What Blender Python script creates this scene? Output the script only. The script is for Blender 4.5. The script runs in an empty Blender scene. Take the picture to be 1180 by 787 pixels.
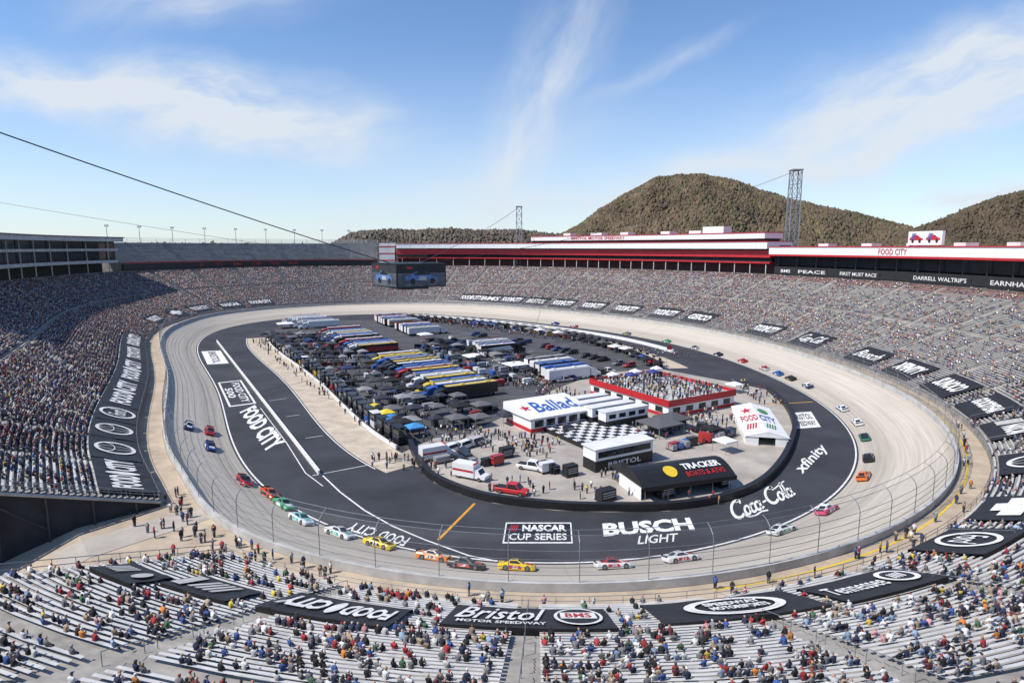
import bpy, bmesh, math, random
import numpy as np
from mathutils import Vector, Matrix
random.seed(7); rng=np.random.default_rng(7)
D=bpy.data; SC=bpy.context.scene; COL=SC.collection
R=math.radians
# ------------------------------------------------------------------ camera
H=42.0; F=721.1
PIT=math.atan(108.5/F); cp,sp=math.cos(PIT),math.sin(PIT)
cam=D.cameras.new('camera'); cam.lens=22.0; cam.sensor_width=36; cam.clip_end=20000; cam.clip_start=.5
camo=D.objects.new('camera',cam); COL.objects.link(camo)
camo.location=(0,0,H); camo.rotation_euler=(math.pi/2-PIT,0,0); SC.camera=camo
SC.view_settings.view_transform='Standard'; SC.view_settings.look='None'; SC.view_settings.exposure=0
def G(px,py,z=0.0):
    u=(px-590)/F; v=(py-393.5)/F
    t=(H-z)/(sp+v*cp)
    return Vector((u*t,(cp-v*sp)*t,z))
def proj(x,y,z):
    zc=y*cp+(H-z)*sp
    zc=np.where(zc<1,1,zc)
    return 590+F*x/zc, 393.5+F*((H-z)*cp-y*sp)/zc, zc
# ------------------------------------------------------------------ materials
def nd(nt,t,**k):
    n=nt.nodes.new(t)
    for a,b in k.items(): setattr(n,a,b)
    return n
def mat(name,col=(.5,.5,.5),rough=.8,var=.25,scale=1.0,src=None,metal=0,col2=None,alpha=None,bump=0,detail=3):
    m=D.materials.new(name); m.use_nodes=True; nt=m.node_tree; L=nt.links.new
    b=nt.nodes['Principled BSDF']; b.inputs['Roughness'].default_value=rough; b.inputs['Metallic'].default_value=metal
    g=nd(nt,'ShaderNodeNewGeometry')
    n=nd(nt,'ShaderNodeTexNoise'); n.inputs['Scale'].default_value=scale; n.inputs['Detail'].default_value=detail; n.inputs['Roughness'].default_value=.65
    L(g.outputs['Position'],n.inputs['Vector'])
    mx=nd(nt,'ShaderNodeMix',data_type='RGBA',blend_type='MULTIPLY'); mx.inputs[0].default_value=1
    r=nd(nt,'ShaderNodeMapRange'); r.inputs[1].default_value=.3; r.inputs[2].default_value=.7
    r.inputs[3].default_value=1-var; r.inputs[4].default_value=1+var
    L(n.outputs['Fac'],r.inputs[0]); L(r.outputs[0],mx.inputs[7])
    if src=='obj':
        o=nd(nt,'ShaderNodeObjectInfo'); L(o.outputs['Color'],mx.inputs[6])
    elif src=='vcol':
        o=nd(nt,'ShaderNodeAttribute'); o.attribute_name='Col'; L(o.outputs['Color'],mx.inputs[6])
    elif src=='rand':
        o=nd(nt,'ShaderNodeObjectInfo'); rp=nd(nt,'ShaderNodeValToRGB'); rp.color_ramp.interpolation='CONSTANT'
        L(o.outputs['Random'],rp.inputs[0]); e=rp.color_ramp.elements
        e[0].color=(*col[0],1); e[1].position=1/len(col); e[1].color=(*col[1],1)
        for i in range(2,len(col)):
            x=e.new(i/len(col)); x.color=(*col[i],1)
        L(rp.outputs[0],mx.inputs[6])
    else: mx.inputs[6].default_value=(*col,1)
    L(mx.outputs[2],b.inputs['Base Color'])
    if bump:
        bp=nd(nt,'ShaderNodeBump'); bp.inputs['Strength'].default_value=bump; L(n.outputs['Fac'],bp.inputs['Height']); L(bp.outputs[0],b.inputs['Normal'])
    if alpha is not None:
        b.inputs['Alpha'].default_value=alpha
    return m
M={}
M['asphalt']=mat('asphalt',(.036,.037,.043),.75,.45,.07,detail=7)
M['lot']=mat('lot_asphalt',(.070,.070,.075),.85,.45,.1,detail=7)
M['pitconc']=mat('pit_concrete',(.50,.42,.325),.85,.25,.3,detail=6)
M['infconc']=mat('infield_concrete',(.38,.34,.295),.85,.28,.12,detail=7)
M['walk']=mat('walkway_concrete',(.44,.355,.26),.85,.25,.25,detail=6)
M['terrace']=mat('terrace_concrete',(.29,.27,.245),.9,.3,.4)
M['alum']=mat('aluminium',(.52,.51,.49),.5,.2,.5)
M['tarp']=mat('black_tarp',(.018,.018,.02),.6,.4,.8)
M['white']=mat('white_paint',(.78,.78,.77),.55,.08,.5)
M['offwhite']=mat('offwhite_sheet',(.68,.67,.65),.6,.12,.2)
M['marking']=mat('road_marking',(.74,.73,.70),.7,.2,1.2)
M['orange']=mat('orange_marking',(.62,.30,.03),.7,.15,1.2)
M['yellow']=mat('yellow_paint',(.70,.48,.03),.6,.1,1.)
M['red']=mat('red_paint',(.46,.02,.025),.5,.12,.4)
M['redseat']=mat('red_seats',(.36,.05,.05),.6,.25,.6)
M['green']=mat('green_paint',(.05,.25,.08),.5,.12,.4)
M['maroon']=mat('maroon_paint',(.10,.03,.028),.7,.3,.4)
M['black']=mat('black_paint',(.014,.014,.015),.5,.3,.8)
M['dark']=mat('dark_recess',(.03,.03,.033),.8,.3,.5)
M['glass']=mat('dark_glass',(.02,.025,.03),.08,.2,.3)
M['steel']=mat('galvanised_steel',(.33,.34,.35),.45,.15,.8,metal=.6)
M['dsteel']=mat('dark_steel',(.06,.06,.065),.5,.2,.8,metal=.4)
M['wallc']=mat('wall_concrete',(.46,.45,.43),.8,.2,.4)
M['rubber']=mat('rubber',(.015,.015,.016),.8,.2,3)
M['rim']=mat('wheel_rim',(.25,.25,.26),.35,.1,3,metal=.8)
M['paint']=mat('car_paint',src='obj',rough=.28,var=.06,scale=2)
M['fabric']=mat('fabric',src='obj',rough=.85,var=.12,scale=3)
M['vcol']=mat('crowd_cloth',src='vcol',rough=.9,var=.1,scale=4,detail=1)
M['skin']=mat('skin',[(.50,.30,.21),(.42,.24,.16),(.55,.35,.26),(.20,.11,.07)],.6,.08,6,src='rand')
M['trous']=mat('trousers',[(.05,.07,.13),(.03,.04,.08),(.025,.025,.028),(.22,.18,.13),(.07,.09,.14)],.85,.12,6,src='rand')
M['shoe']=mat('shoe',(.05,.05,.05),.7,.2,5)
M['mesh']=mat('fence_mesh',(.2,.2,.21),.6,.1,1,alpha=.10,detail=1)
M['bluep']=mat('blue_paint',(.03,.10,.35),.5,.12,.6)
M['picblue']=mat('picture_blue',(.10,.19,.42),.5,.4,.5)
M['picgrey']=mat('picture_grey',(.10,.11,.13),.5,.5,.3)
M['upper']=mat('upper_tier_concrete',(.24,.235,.23),.9,.3,.3)
M['useat']=mat('upper_tier_seats',(.48,.48,.48),.6,.3,.4)
M['ground']=mat('outer_ground',(.13,.12,.06),.95,.4,.02)
M['hill']=mat('hill_soil',(.10,.074,.045),.95,.4,.02)
M['leaf']=mat('hill_foliage',src='vcol',rough=.95,var=.38,scale=.02,detail=6)
def track_mat():
    m=D.materials.new('track_concrete'); m.use_nodes=True; nt=m.node_tree; L=nt.links.new
    b=nt.nodes['Principled BSDF']; b.inputs['Roughness'].default_value=.85
    uv=nd(nt,'ShaderNodeUVMap'); mp=nd(nt,'ShaderNodeMapping'); mp.inputs['Scale'].default_value=(.035,1.6,1)
    L(uv.outputs[0],mp.inputs[0]); n=nd(nt,'ShaderNodeTexNoise'); n.inputs['Scale'].default_value=1; n.inputs['Detail'].default_value=8; n.inputs['Roughness'].default_value=.7
    L(mp.outputs[0],n.inputs['Vector'])
    r=nd(nt,'ShaderNodeValToRGB'); e=r.color_ramp.elements
    e[0].position=.3; e[0].color=(.42,.375,.315,1); e[1].position=.7; e[1].color=(.62,.565,.485,1)
    L(n.outputs['Fac'],r.inputs[0])
    sx=nd(nt,'ShaderNodeSeparateXYZ'); L(uv.outputs[0],sx.inputs[0])
    r2=nd(nt,'ShaderNodeValToRGB')
    dv=nd(nt,'ShaderNodeMath',operation='DIVIDE'); dv.inputs[1].default_value=15; L(sx.outputs[1],dv.inputs[0]); L(dv.outputs[0],r2.inputs[0])
    e=r2.color_ramp.elements; e[0].position=0; e[0].color=(.82,.81,.8,1); e[1].position=1; e[1].color=(.85,.84,.82,1)
    for p,c in ((.12,.80),(.3,.77),(.45,.97),(.8,1.),(.93,.92)):
        x=e.new(p); x.color=(c,c*.99,c*.97,1)
    mx=nd(nt,'ShaderNodeMix',data_type='RGBA',blend_type='MULTIPLY'); mx.inputs[0].default_value=1
    L(r.outputs[0],mx.inputs[6]); L(r2.outputs[0],mx.inputs[7])
    fr=nd(nt,'ShaderNodeMath',operation='PINGPONG'); fr.inputs[1].default_value=3; L(sx.outputs[0],fr.inputs[0])
    gt=nd(nt,'ShaderNodeMath',operation='GREATER_THAN'); gt.inputs[1].default_value=.06; L(fr.outputs[0],gt.inputs[0])
    mr=nd(nt,'ShaderNodeMapRange'); mr.inputs[3].default_value=.85; mr.inputs[4].default_value=1; L(gt.outputs[0],mr.inputs[0])
    m2=nd(nt,'ShaderNodeMix',data_type='RGBA',blend_type='MULTIPLY'); m2.inputs[0].default_value=1
    L(mx.outputs[2],m2.inputs[6]); L(mr.outputs[0],m2.inputs[7]); L(m2.outputs[2],b.inputs['Base Color'])
    return m
M['track']=track_mat()
def checker_mat():
    m=D.materials.new('checker_floor'); m.use_nodes=True; nt=m.node_tree
    b=nt.nodes['Principled BSDF']; c=nd(nt,'ShaderNodeTexChecker'); c.inputs['Scale'].default_value=.62
    c.inputs[1].default_value=(.7,.7,.7,1); c.inputs[2].default_value=(.015,.015,.015,1)
    t=nd(nt,'ShaderNodeTexCoord'); nt.links.new(t.outputs['Object'],c.inputs[0]); nt.links.new(c.outputs[0],b.inputs['Base Color'])
    return m
M['checker']=checker_mat()
# ------------------------------------------------------------------ mesh helpers
class MB:
    def __init__(s): s.v=[]; s.f=[]; s.m=[]
    def poly(s,pts,m=0):
        i=len(s.v); s.v+= [tuple(p) for p in pts]; s.f.append(tuple(range(i,i+len(pts)))); s.m.append(m); return s
    def box(s,x0,x1,y0,y1,z0,z1,m=0,tx=0,ty=0):
        i=len(s.v)
        s.v+=[(x0,y0,z0),(x1,y0,z0),(x1,y1,z0),(x0,y1,z0),(x0+tx,y0+ty,z1),(x1-tx,y0+ty,z1),(x1-tx,y1-ty,z1),(x0+tx,y1-ty,z1)]
        for q in ((3,2,1,0),(4,5,6,7),(0,1,5,4),(1,2,6,5),(2,3,7,6),(3,0,4,7)):
            s.f.append(tuple(i+k for k in q)); s.m.append(m)
        return s
    def tube(s,p0,p1,r,n=6,m=0,r1=None):
        p0=Vector(p0); p1=Vector(p1); d=(p1-p0)
        if d.length<1e-6: return s
        d.normalize(); a=d.orthogonal().normalized(); b=d.cross(a); i=len(s.v); r1=r if r1 is None else r1
        for p,rr in ((p0,r),(p1,r1)):
            for k in range(n):
                t=2*math.pi*k/n; s.v.append(tuple(p+a*math.cos(t)*rr+b*math.sin(t)*rr))
        for k in range(n):
            s.f.append((i+k,i+(k+1)%n,i+n+(k+1)%n,i+n+k)); s.m.append(m)
        s.f.append(tuple(i+k for k in range(n))[::-1]); s.m.append(m); s.f.append(tuple(i+n+k for k in range(n))); s.m.append(m)
        return s
    def loft(s,secs,m=0,close=True,caps=True):
        i=len(s.v); n=len(secs[0])
        for q in secs: s.v+=[tuple(p) for p in q]
        for a in range(len(secs)-1):
            for k in range(n if close else n-1):
                k2=(k+1)%n
                s.f.append((i+a*n+k,i+a*n+k2,i+(a+1)*n+k2,i+(a+1)*n+k)); s.m.append(m)
        if caps:
            s.f.append(tuple(i+k for k in range(n))[::-1]); s.m.append(m)
            j=i+(len(secs)-1)*n; s.f.append(tuple(j+k for k in range(n))); s.m.append(m)
        return s
    def build(s,name,mats,parent=None,world=False,smooth=False,color=None):
        me=D.meshes.new(name); v=s.v
        if world and parent is not None:
            o0=parent.location; v=[(a-o0.x,b-o0.y,c-o0.z) for a,b,c in v]
        me.from_pydata(v,[],s.f)
        if not isinstance(mats,(list,tuple)): mats=[mats]
        for q in mats: me.materials.append(q)
        if len(mats)>1: me.polygons.foreach_set('material_index',s.m)
        if smooth: me.polygons.foreach_set('use_smooth',[True]*len(me.polygons))
        me.update()
        return link(name,me,parent,color)
def link(name,me,parent=None,color=None):
    o=D.objects.new(name,me); COL.objects.link(o)
    if parent is not None: o.parent=parent
    if color is not None: o.color=(*color,1)
    return o
def tag(o,label=None,cat=None,group=None,kind=None):
    if label: o['label']=label
    if cat: o['category']=cat
    if group: o['group']=group
    if kind: o['kind']=kind
    return o
def thing(name,label,cat,loc=(0,0,0),rz=0,group=None):
    o=D.objects.new(name,None); COL.objects.link(o); o.location=loc; o.rotation_euler=(0,0,rz); o.empty_display_size=.5
    return tag(o,label,cat,group)
def dup(root,label,group=None,colors=None):
    r=root.copy(); COL.objects.link(r); r['label']=label
    if group: r['group']=group
    def rec(a,b):
        for ch in a.children:
            c=ch.copy(); COL.objects.link(c); c.parent=b
            rec(ch,c)
    rec(root,r); return r
def recolor(root,cols):
    for ch in root.children:
        k=ch.name.split('.')[0]
        if k in cols: ch.color=(*cols[k],1)
def ordn(n):
    return f"{n}{'th' if 10<=n%100<=20 else {1:'st',2:'nd',3:'rd'}.get(n%10,'th')}"
ARZ=math.atan2(.515,.857)
Avec=Vector((-.515,.857,0)); Bvec=Vector((.857,.515,0))
# ------------------------------------------------------------------ text
TC={}
def text_geo(txt,shear=0,off=.015):
    k=(txt,shear,off)
    if k in TC: return TC[k]
    cu=D.curves.new('lettering','FONT'); cu.body=txt; cu.shear=shear; cu.offset=off; cu.resolution_u=2; cu.align_x='LEFT'
    o=D.objects.new('lettering',cu); COL.objects.link(o)
    dg=bpy.context.evaluated_depsgraph_get(); dg.update()
    me=D.meshes.new_from_object(o.evaluated_get(dg))
    v=np.array([q.co[:] for q in me.vertices]); f=[tuple(p.vertices) for p in me.polygons]
    D.objects.remove(o); D.curves.remove(cu); D.meshes.remove(me)
    mn=v.min(0); mxx=v.max(0); w=(v[:,:2]-mn[:2])/np.maximum(mxx[:2]-mn[:2],1e-6)
    TC[k]=(w,f); return TC[k]
def cola_geo():
    """flowing cursive lettering drawn as ribbons"""
    st=[]
    def arc(cx,cy,rx,ry,a0,a1,n=18): return [(cx+rx*math.cos(math.radians(a0+(a1-a0)*i/n)),cy+ry*math.sin(math.radians(a0+(a1-a0)*i/n))) for i in range(n+1)]
    def C(x): st.append((arc(x+.42,.55,.40,.52,55,315),.17)); st.append((arc(x+.60,.93,.12,.14,180,-60,8),.10))
    def o(x): st.append((arc(x+.2,.28,.17,.26,0,360),.14)); st.append(([(x+.3,.5),(x+.42,.5),(x+.5,.42)],.06))
    def c(x): st.append((arc(x+.2,.28,.17,.26,50,320),.14))
    def a(x): st.append((arc(x+.2,.28,.17,.26,20,340),.14)); st.append(([(x+.38,.54),(x+.37,.12),(x+.43,.03),(x+.54,.1)],.13))
    def l(x): st.append((arc(x+.15,.62,.10,.48,-60,235,16),.10)); st.append(([(x+.09,.3),(x+.1,.08),(x+.18,.0),(x+.3,.1)],.12))
    C(0); o(.78); c(1.18); a(1.52); st.append(([(2.1,.34),(2.36,.38)],.12))
    C(2.45); o(3.23); l(3.66); a(3.9)
    st.append(([(.7,.1),(.9,-.12),(1.3,-.2),(1.8,-.12),(2.2,-.2)],.09))
    st.append(([(3.0,1.02),(3.3,.86),(3.7,.98),(4.2,1.1)],.09))
    v=[];f=[]
    for pts,w in st:
        p=np.array(pts); t=np.gradient(p,axis=0); t/=np.maximum(np.linalg.norm(t,axis=1),1e-6)[:,None]; n=np.c_[-t[:,1],t[:,0]]
        b=len(v)
        for q,m in zip(p,n): v+=[tuple(q+m*w/2),tuple(q-m*w/2)]
        f+=[(b+2*i,b+2*i+2,b+2*i+3,b+2*i+1) for i in range(len(p)-1)]
    v=np.array(v); v[:,0]+=.22*v[:,1]; mn=v.min(0); mx_=v.max(0); return (v-mn)/(mx_-mn),f
def shape_geo(kind):
    if kind=='quad': return np.array([(0,0),(1,0),(1,1),(0,1)],float),[(0,1,2,3)]
    if kind=='cola': return cola_geo()
    if kind in('ring','thinring'):
        n=32; t=np.arange(n)*2*math.pi/n; k=.82 if kind=='ring' else .9
        o=np.c_[.5+.5*np.cos(t),.5+.5*np.sin(t)]; i=np.c_[.5+.5*k*np.cos(t),.5+.5*k*np.sin(t)]
        return np.r_[o,i],[(a,(a+1)%n,n+(a+1)%n,n+a) for a in range(n)]
    if kind=='disc':
        n=32; t=np.arange(n)*2*math.pi/n
        return np.c_[.5+.5*np.cos(t),.5+.5*np.sin(t)],[tuple(range(n))]
    if kind=='frame':
        v=np.array([(0,0),(1,0),(1,1),(0,1),(.03,.08),(.97,.08),(.97,.92),(.03,.92)],float)
        return v,[(0,1,5,4),(1,2,6,5),(2,3,7,6),(3,0,4,7)]
    if kind=='bowtie':
        v=np.array([(0,.25),(.3,.25),(.3,0),(.72,0),(.72,.25),(1,.25),(1,.75),(.7,.75),(.7,1),(.28,1),(.28,.75),(0,.75)],float)
        return v,[tuple(range(12))]
    if kind=='car':
        v=np.array([(0,.2),(1,.2),(1,.45),(.8,.55),(.62,.85),(.32,.88),(.15,.6),(0,.55)],float)
        return v,[tuple(range(8))]
    if kind=='bars':
        v=[];f=[]
        for k in range(4):
            x=k*.17; i=len(v); v+=[(x,0),(x+.1,0),(x+.28,1),(x+.18,1)]; f.append((i,i+1,i+2,i+3))
        return np.array(v,float),f
    if kind=='star':
        n=10;t=np.arange(n)*2*math.pi/n+math.pi/2; r=np.where(np.arange(n)%2==0,.5,.2)
        return np.c_[.5+r*np.cos(t),.5+r*np.sin(t)],[tuple(range(n))]
def item_geo(it):
    if it[0]=='t': w,f=text_geo(it[1],0,.02)
    elif it[0]=='b': w,f=text_geo(it[1],0,.045)
    elif it[0]=='i': w,f=text_geo(it[1],.35,.012)
    else: w,f=shape_geo(it[0])
    w=np.c_[it[2]+w[:,0]*(it[4]-it[2]),it[3]+w[:,1]*(it[5]-it[3])]
    return w,f
LETTER=('t','i','b','cola')
def decal(name,label,cat,BL,BR,TL,items,z=.03,base=None,group=None):
    BL,BR,TL=[G(*q) for q in (BL,BR,TL)]
    root=None
    ex=BR-BL; ey=TL-BL
    for it in items:
        w,f=item_geo(it); mb=MB()
        mb.v=[tuple(BL+ex*float(a)+ey*float(b)+Vector((0,0,z))) for a,b in w]; mb.f=f; mb.m=[0]*len(f)
        if root is None:
            c=BL+ex*.5+ey*.5
            if len(items)>1: root=thing(name,label,cat,(c.x,c.y,z),0,group); mb.build('lettering' if it[0] in LETTER else 'emblem',M[it[6]],root,True)
            else:
                mb.v=[(a-c.x,b-c.y,0) for a,b,_ in mb.v]; root=mb.build(name,M[it[6]]); root.location=(c.x,c.y,z); tag(root,label,cat,group); break
        else:
            z+=.01; mb.v=[(a,b,c_+.01) for a,b,c_ in mb.v]
            mb.build('lettering' if it[0] in LETTER else 'emblem',M[it[6]],root,True)
        z+=.008
    return root
# ------------------------------------------------------------------ the oval curve (inner edge of the concrete)
cpx=[(235,388),(228,400),(240,440),(262,490),(290,540),(320,575),(350,595),(430,630),(530,650),(640,657),(750,645),(850,622),(920,590),(975,555),(992,520),(970,485),
     (920,447),(828,410),(722,386),(640,374),(530,364),(430,362),(340,366),(270,375)]
cw=np.array([G(*q)[:2] for q in cpx])
seg=np.linalg.norm(np.roll(cw,-1,0)-cw,axis=1); tt=np.r_[0,np.cumsum(seg)[:-1]]/seg.sum()*2*math.pi
K=5
def basis(t): return np.stack([np.ones_like(t)]+[q for k in range(1,K+1) for q in (np.cos(k*t),np.sin(k*t))],1)
td=np.linspace(0,2*math.pi,400,endpoint=False)
cyc=np.r_[cw,cw[:1]]; tcy=np.r_[tt,2*math.pi]
dens=np.stack([np.interp(td,tcy,cyc[:,i]) for i in (0,1)],1)
A_=np.r_[basis(tt)*3,basis(td)*.35]; B_=np.r_[cw*3,dens*.35]
co,_,_,_=np.linalg.lstsq(A_,B_,rcond=None)
tf=np.linspace(0,2*math.pi,4001); cf=basis(tf)@co
sl=np.r_[0,np.cumsum(np.linalg.norm(np.diff(cf,axis=0),axis=1))]; LEN=sl[-1]
NS=600
ss=np.arange(NS)*LEN/NS
CX=np.interp(ss,sl,cf[:,0]); CY=np.interp(ss,sl,cf[:,1])
TX=np.roll(CX,-1)-np.roll(CX,1); TY=np.roll(CY,-1)-np.roll(CY,1); tl=np.hypot(TX,TY); TX/=tl; TY/=tl
def smth(t): t=np.clip(t,0,1); return t*t*(3-2*t)
ca_=-.515*CX+.857*CY; cb_=.857*CX+.515*CY
WL=smth((60-cb_)/30)*smth((ca_-86)/30)*smth((385-ca_)/45)   # the straight beside the left stand is a little narrower
def ip(a,s): return np.interp(np.mod(s,LEN),np.r_[ss,LEN],np.r_[a,a[:1]])
def PT(s,d):
    d=np.where(d>0,np.minimum(d,15.)*(1-.2*ip(WL,s))+np.maximum(d-15.,0),d)
    tx,ty=ip(TX,s),ip(TY,s); q=np.hypot(tx,ty); tx,ty=tx/q,ty/q
    return ip(CX,s)+ty*d, ip(CY,s)-tx*d
def TAN(s):
    tx,ty=ip(TX,s),ip(TY,s); q=np.hypot(tx,ty); return tx/q,ty/q
def slope(s):
    y=ip(CY,s); k=np.clip((y-90)/90,0,1); k=k*k*(3-2*k); return .36+.06*k
W=15.0; ZO=5.0; D0=20.0; Z0=6.2; PITCH=.76; NR=68; DM=D0+NR*PITCH
def ztrk(d): return ZO*np.power(np.clip(d/W,0,1),1.12)
def zst(s,d): return Z0+(d-D0)*slope(s)
def P3(s,d,z):
    x,y=PT(np.array([s]),np.array([float(d)])); return Vector((float(x[0]),float(y[0]),float(z)))
sg=np.arange(0,LEN,1.0)
def s_near(px,py,d,z=None):
    x,y=PT(sg,np.full_like(sg,d)); zz=zst(sg,d) if z is None else np.full_like(sg,z)
    a,b,zc=proj(x,y,zz); e=(a-px)**2+(b-py)**2+np.where(y*cp+(H-zz)*sp<5,1e9,0)
    return float(sg[int(np.argmin(e))])
GS_,GD_=[q.ravel() for q in np.meshgrid(sg,np.arange(D0+.3,D0+45,.5),indexing='ij')]
gx_,gy_=PT(GS_,GD_); gz_=zst(GS_,GD_); ga_,gb_,_g=proj(gx_,gy_,gz_); gbad=np.where(gy_*cp+(H-gz_)*sp<5,1e9,0)
def on_bowl(px,py):
    i=int(np.argmin((ga_-px)**2+(gb_-py)**2+gbad)); return float(GS_[i]),float(GD_[i])
def on_track(px,py):
    S_,Dd=np.meshgrid(sg,np.arange(.5,13.6,.25),indexing='ij'); x,y=PT(S_.ravel(),Dd.ravel()); z=ztrk(Dd.ravel())
    a,b,zc=proj(x,y,z); e=(a-px)**2+(b-py)**2; i=int(np.argmin(e)); return float(S_.ravel()[i]),float(Dd.ravel()[i])
def s_of(px,py):
    g=G(px,py); return float(ss[int(np.argmin((CX-g.x)**2+(CY-g.y)**2))])
def stretch(s,d):
    a=P3(s-1,d,0); b=P3(s+1,d,0); return (b-a).length/2
def strip_obj(name,sv,dv,zf,m,uv=False,kind=None,closed=False):
    sv=np.asarray(sv,float); n=len(sv); k=len(dv); mb=MB()
    S_=np.repeat(sv,k); Dv=np.tile(np.asarray(dv,float),n); x,y=PT(S_,Dv); z=zf(S_,Dv)
    mb.v=list(zip(x.tolist(),y.tolist(),z.tolist()))
    mb.f=[(i*k+j,((i+1)%n)*k+j,((i+1)%n)*k+j+1,i*k+j+1) for i in range(n if closed else n-1) for j in range(k-1)]
    mb.m=[0]*len(mb.f)
    o=mb.build(name,m)
    if uv:
        me=o.data; ul=me.uv_layers.new(name='UVMap'); 
        lv=np.zeros(len(me.loops),int); me.loops.foreach_get('vertex_index',lv)
        u=S_[lv].copy(); fi=np.arange(len(lv))//4
        last=(fi//(k-1))==n-1
        u=np.where(last&(u<1),LEN,u)
        ul.data.foreach_set('uv',np.c_[u,Dv[lv]].ravel())
    if kind: o['kind']=kind
    return o
def path_loft(name,s0,s1,prof,m,parent=None,step=4.0,close=True):
    n=max(2,int(abs(s1-s0)/step)+1); mb=MB(); secs=[]
    for s in np.linspace(s0,s1,n): secs.append([P3(s,d,z) for d,z in prof])
    mb.loft(secs,0,close=close,caps=close)
    return mb.build(name,m,parent,True)
# ------------------------------------------------------------------ ground and track
mb=MB(); mb.poly([(-6000,-3000,-1.5),(6000,-3000,-1.5),(6000,9000,-1.5),(-6000,9000,-1.5)]); tag(mb.build('ground',M['ground']),kind='structure')
mb=MB(); mb.poly([(float(x),float(y),0) for x,y in zip(CX,CY)]); tag(mb.build('infield_asphalt',M['asphalt']),kind='structure')
x_,y_=PT(ss,np.full(NS,-31.)); mb=MB(); mb.poly([(float(x),float(y),.006) for x,y in zip(x_,y_)]); tag(mb.build('paddock_asphalt',M['lot']),kind='structure')
sc=np.arange(0,LEN,LEN/300)[:300]
strip_obj('race_track',sc,np.linspace(0,W,9),lambda s,d:ztrk(d)+.002,M['track'],True,'structure',True)
strip_obj('service_walkway',sc,[W+.6,D0],lambda s,d:np.full_like(s,ZO+.1),M['walk'],False,'structure',True)
mb=MB(); secs=[[P3(s,W,ZO-.4),P3(s,W,ZO+1.15),P3(s,W+.55,ZO+1.15),P3(s,W+.55,ZO-.4)] for s in np.r_[sc,sc[:1]]]
mb.loft(secs,0,caps=False); ow=mb.build('track_wall',M['wallc']); tag(ow,'low pale concrete wall ringing the outside of the oval track','wall')
def line_d(name,s0,s1,d,w,m,z=.02):
    n=max(2,int(abs(s1-s0)/3)); return strip_obj(name,np.linspace(s0,s1,n),[d-w/2,d+w/2],lambda s,dd:np.full_like(s,z),m,False,'structure')
def line_px(name,pts,w,m,z=.03):
    q=[G(*p) for p in pts]; mb=MB()
    L=[];Rr=[]
    for i,p in enumerate(q):
        t=(q[min(i+1,len(q)-1)]-q[max(i-1,0)]).normalized(); n=Vector((t.y,-t.x,0))*w/2; L.append(p+n+Vector((0,0,z))); Rr.append(p-n+Vector((0,0,z)))
    for i in range(len(q)-1): mb.poly([L[i],L[i+1],Rr[i+1],Rr[i]])
    return tag(mb.build(name,m),kind='structure')
line_d('track_edge_line',0,LEN,-.5,.3,M['marking'])
strip_obj('walkway_line',np.linspace(s_of(750,645),s_of(828,410),80),[16.7,17.0],lambda s,d:np.full_like(s,ZO+.12),M['yellow'],False,'structure')
sL0=s_of(236,392)
sP0=s_near(250,393,-10,0); sP1=s_near(370,545,-10,0)
line_d('pit_road_line',sL0,sP1+4,-19.8,.25,M['marking'])
line_px('blend_line',[(372,548),(392,567),(420,588),(452,606),(490,622),(540,640),(590,650)],.28,M['marking'])
line_px('apron_line',[(300,470),(330,510),(352,545),(372,560)],.2,M['marking'])
line_px('pit_entry_line',[(505,622),(547,580)],.45,M['orange'])
line_px('pit_exit_line',[(886,466),(937,463)],.45,M['orange'])
line_px('pit_box_line',[(360,548),(455,530)],.2,M['marking'])
for q in (( (330,480),(345,478)),((352,505),(372,502)),((310,462),(330,459))): line_px('pit_box_line',q,.2,M['marking'])
def poly_px(name,pts,m,z):
    mb=MB(); mb.poly([(*G(*p)[:2],z) for p in pts]); return tag(mb.build(name,m),kind='structure')
strip_obj('pit_stall_pavement',np.linspace(sP0-10,sP1+8,60),[-28.5,-20.2],lambda s,d:np.full_like(s,.012),M['pitconc'],False,'structure')
sR0=s_near(800,412,-22,0); sR1=s_near(470,362,-22,0)
strip_obj('pit_stall_pavement',np.linspace(sR0,sR1,60),[-30,-22],lambda s,d:np.full_like(s,.012),M['pitconc'],False,'structure')
poly_px('infield_concrete',[(450,528),(487,540),(500,556),(530,569),(570,580),(640,588),(700,590),(770,589),(830,580),(877,562),(902,537),(914,510),(917,490),(907,468),(887,450),(840,440),(760,425),(690,430),(640,448),(600,470),(540,500),(500,505)],M['infconc'],.02)
poly_px('crew_pavement',[(300,384),(330,374),(350,376),(540,480),(500,512),(470,518)],M['lot'],.014)
for k_ in range(9): line_px('parking_line',[(520+k_*17,392+k_*4.2),(545+k_*17,388+k_*4.2)],.18,M['marking'],.02)
for k_ in range(6): line_px('parking_line',[(560+k_*17,412+k_*4.),(600+k_*17,405+k_*4.)],.18,M['marking'],.02)
# pit walls
def straight_wall(label,p0,p1,w,h,m):
    a,b=G(*p0),G(*p1); t=(b-a).normalized(); n=Vector((t.y,-t.x,0))*w/2; up=Vector((0,0,h)); mb=MB()
    mb.loft([[p+n,p+n+up,p-n+up,p-n] for p in (a,b)],0); return tag(mb.build('pit_wall',m),label,'wall')
def wall_line(name,label,s0,s1,d,h,m,w=.4):
    o=path_loft(name,s0,s1,[(d-w/2,0),(d-w/2,h),(d+w/2,h),(d+w/2,0)],m,None,3); return tag(o,label,'wall')
straight_wall('long white wall between the left straight and its pit road',(250,394),(368,547),.35,.9,M['white'])
wall_line('pit_wall','low white wall behind the stalls of the left pit road',sP0-8,sP1-6,-28.8,.9,M['offwhite'])
sQ0=s_near(775,407,-13,0); sQ1=s_near(478,361,-13,0)
wall_line('pit_wall','long white wall between the back straight and its pit road',sQ0,sQ1,-13,1.2,M['white'],.8)
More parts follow.
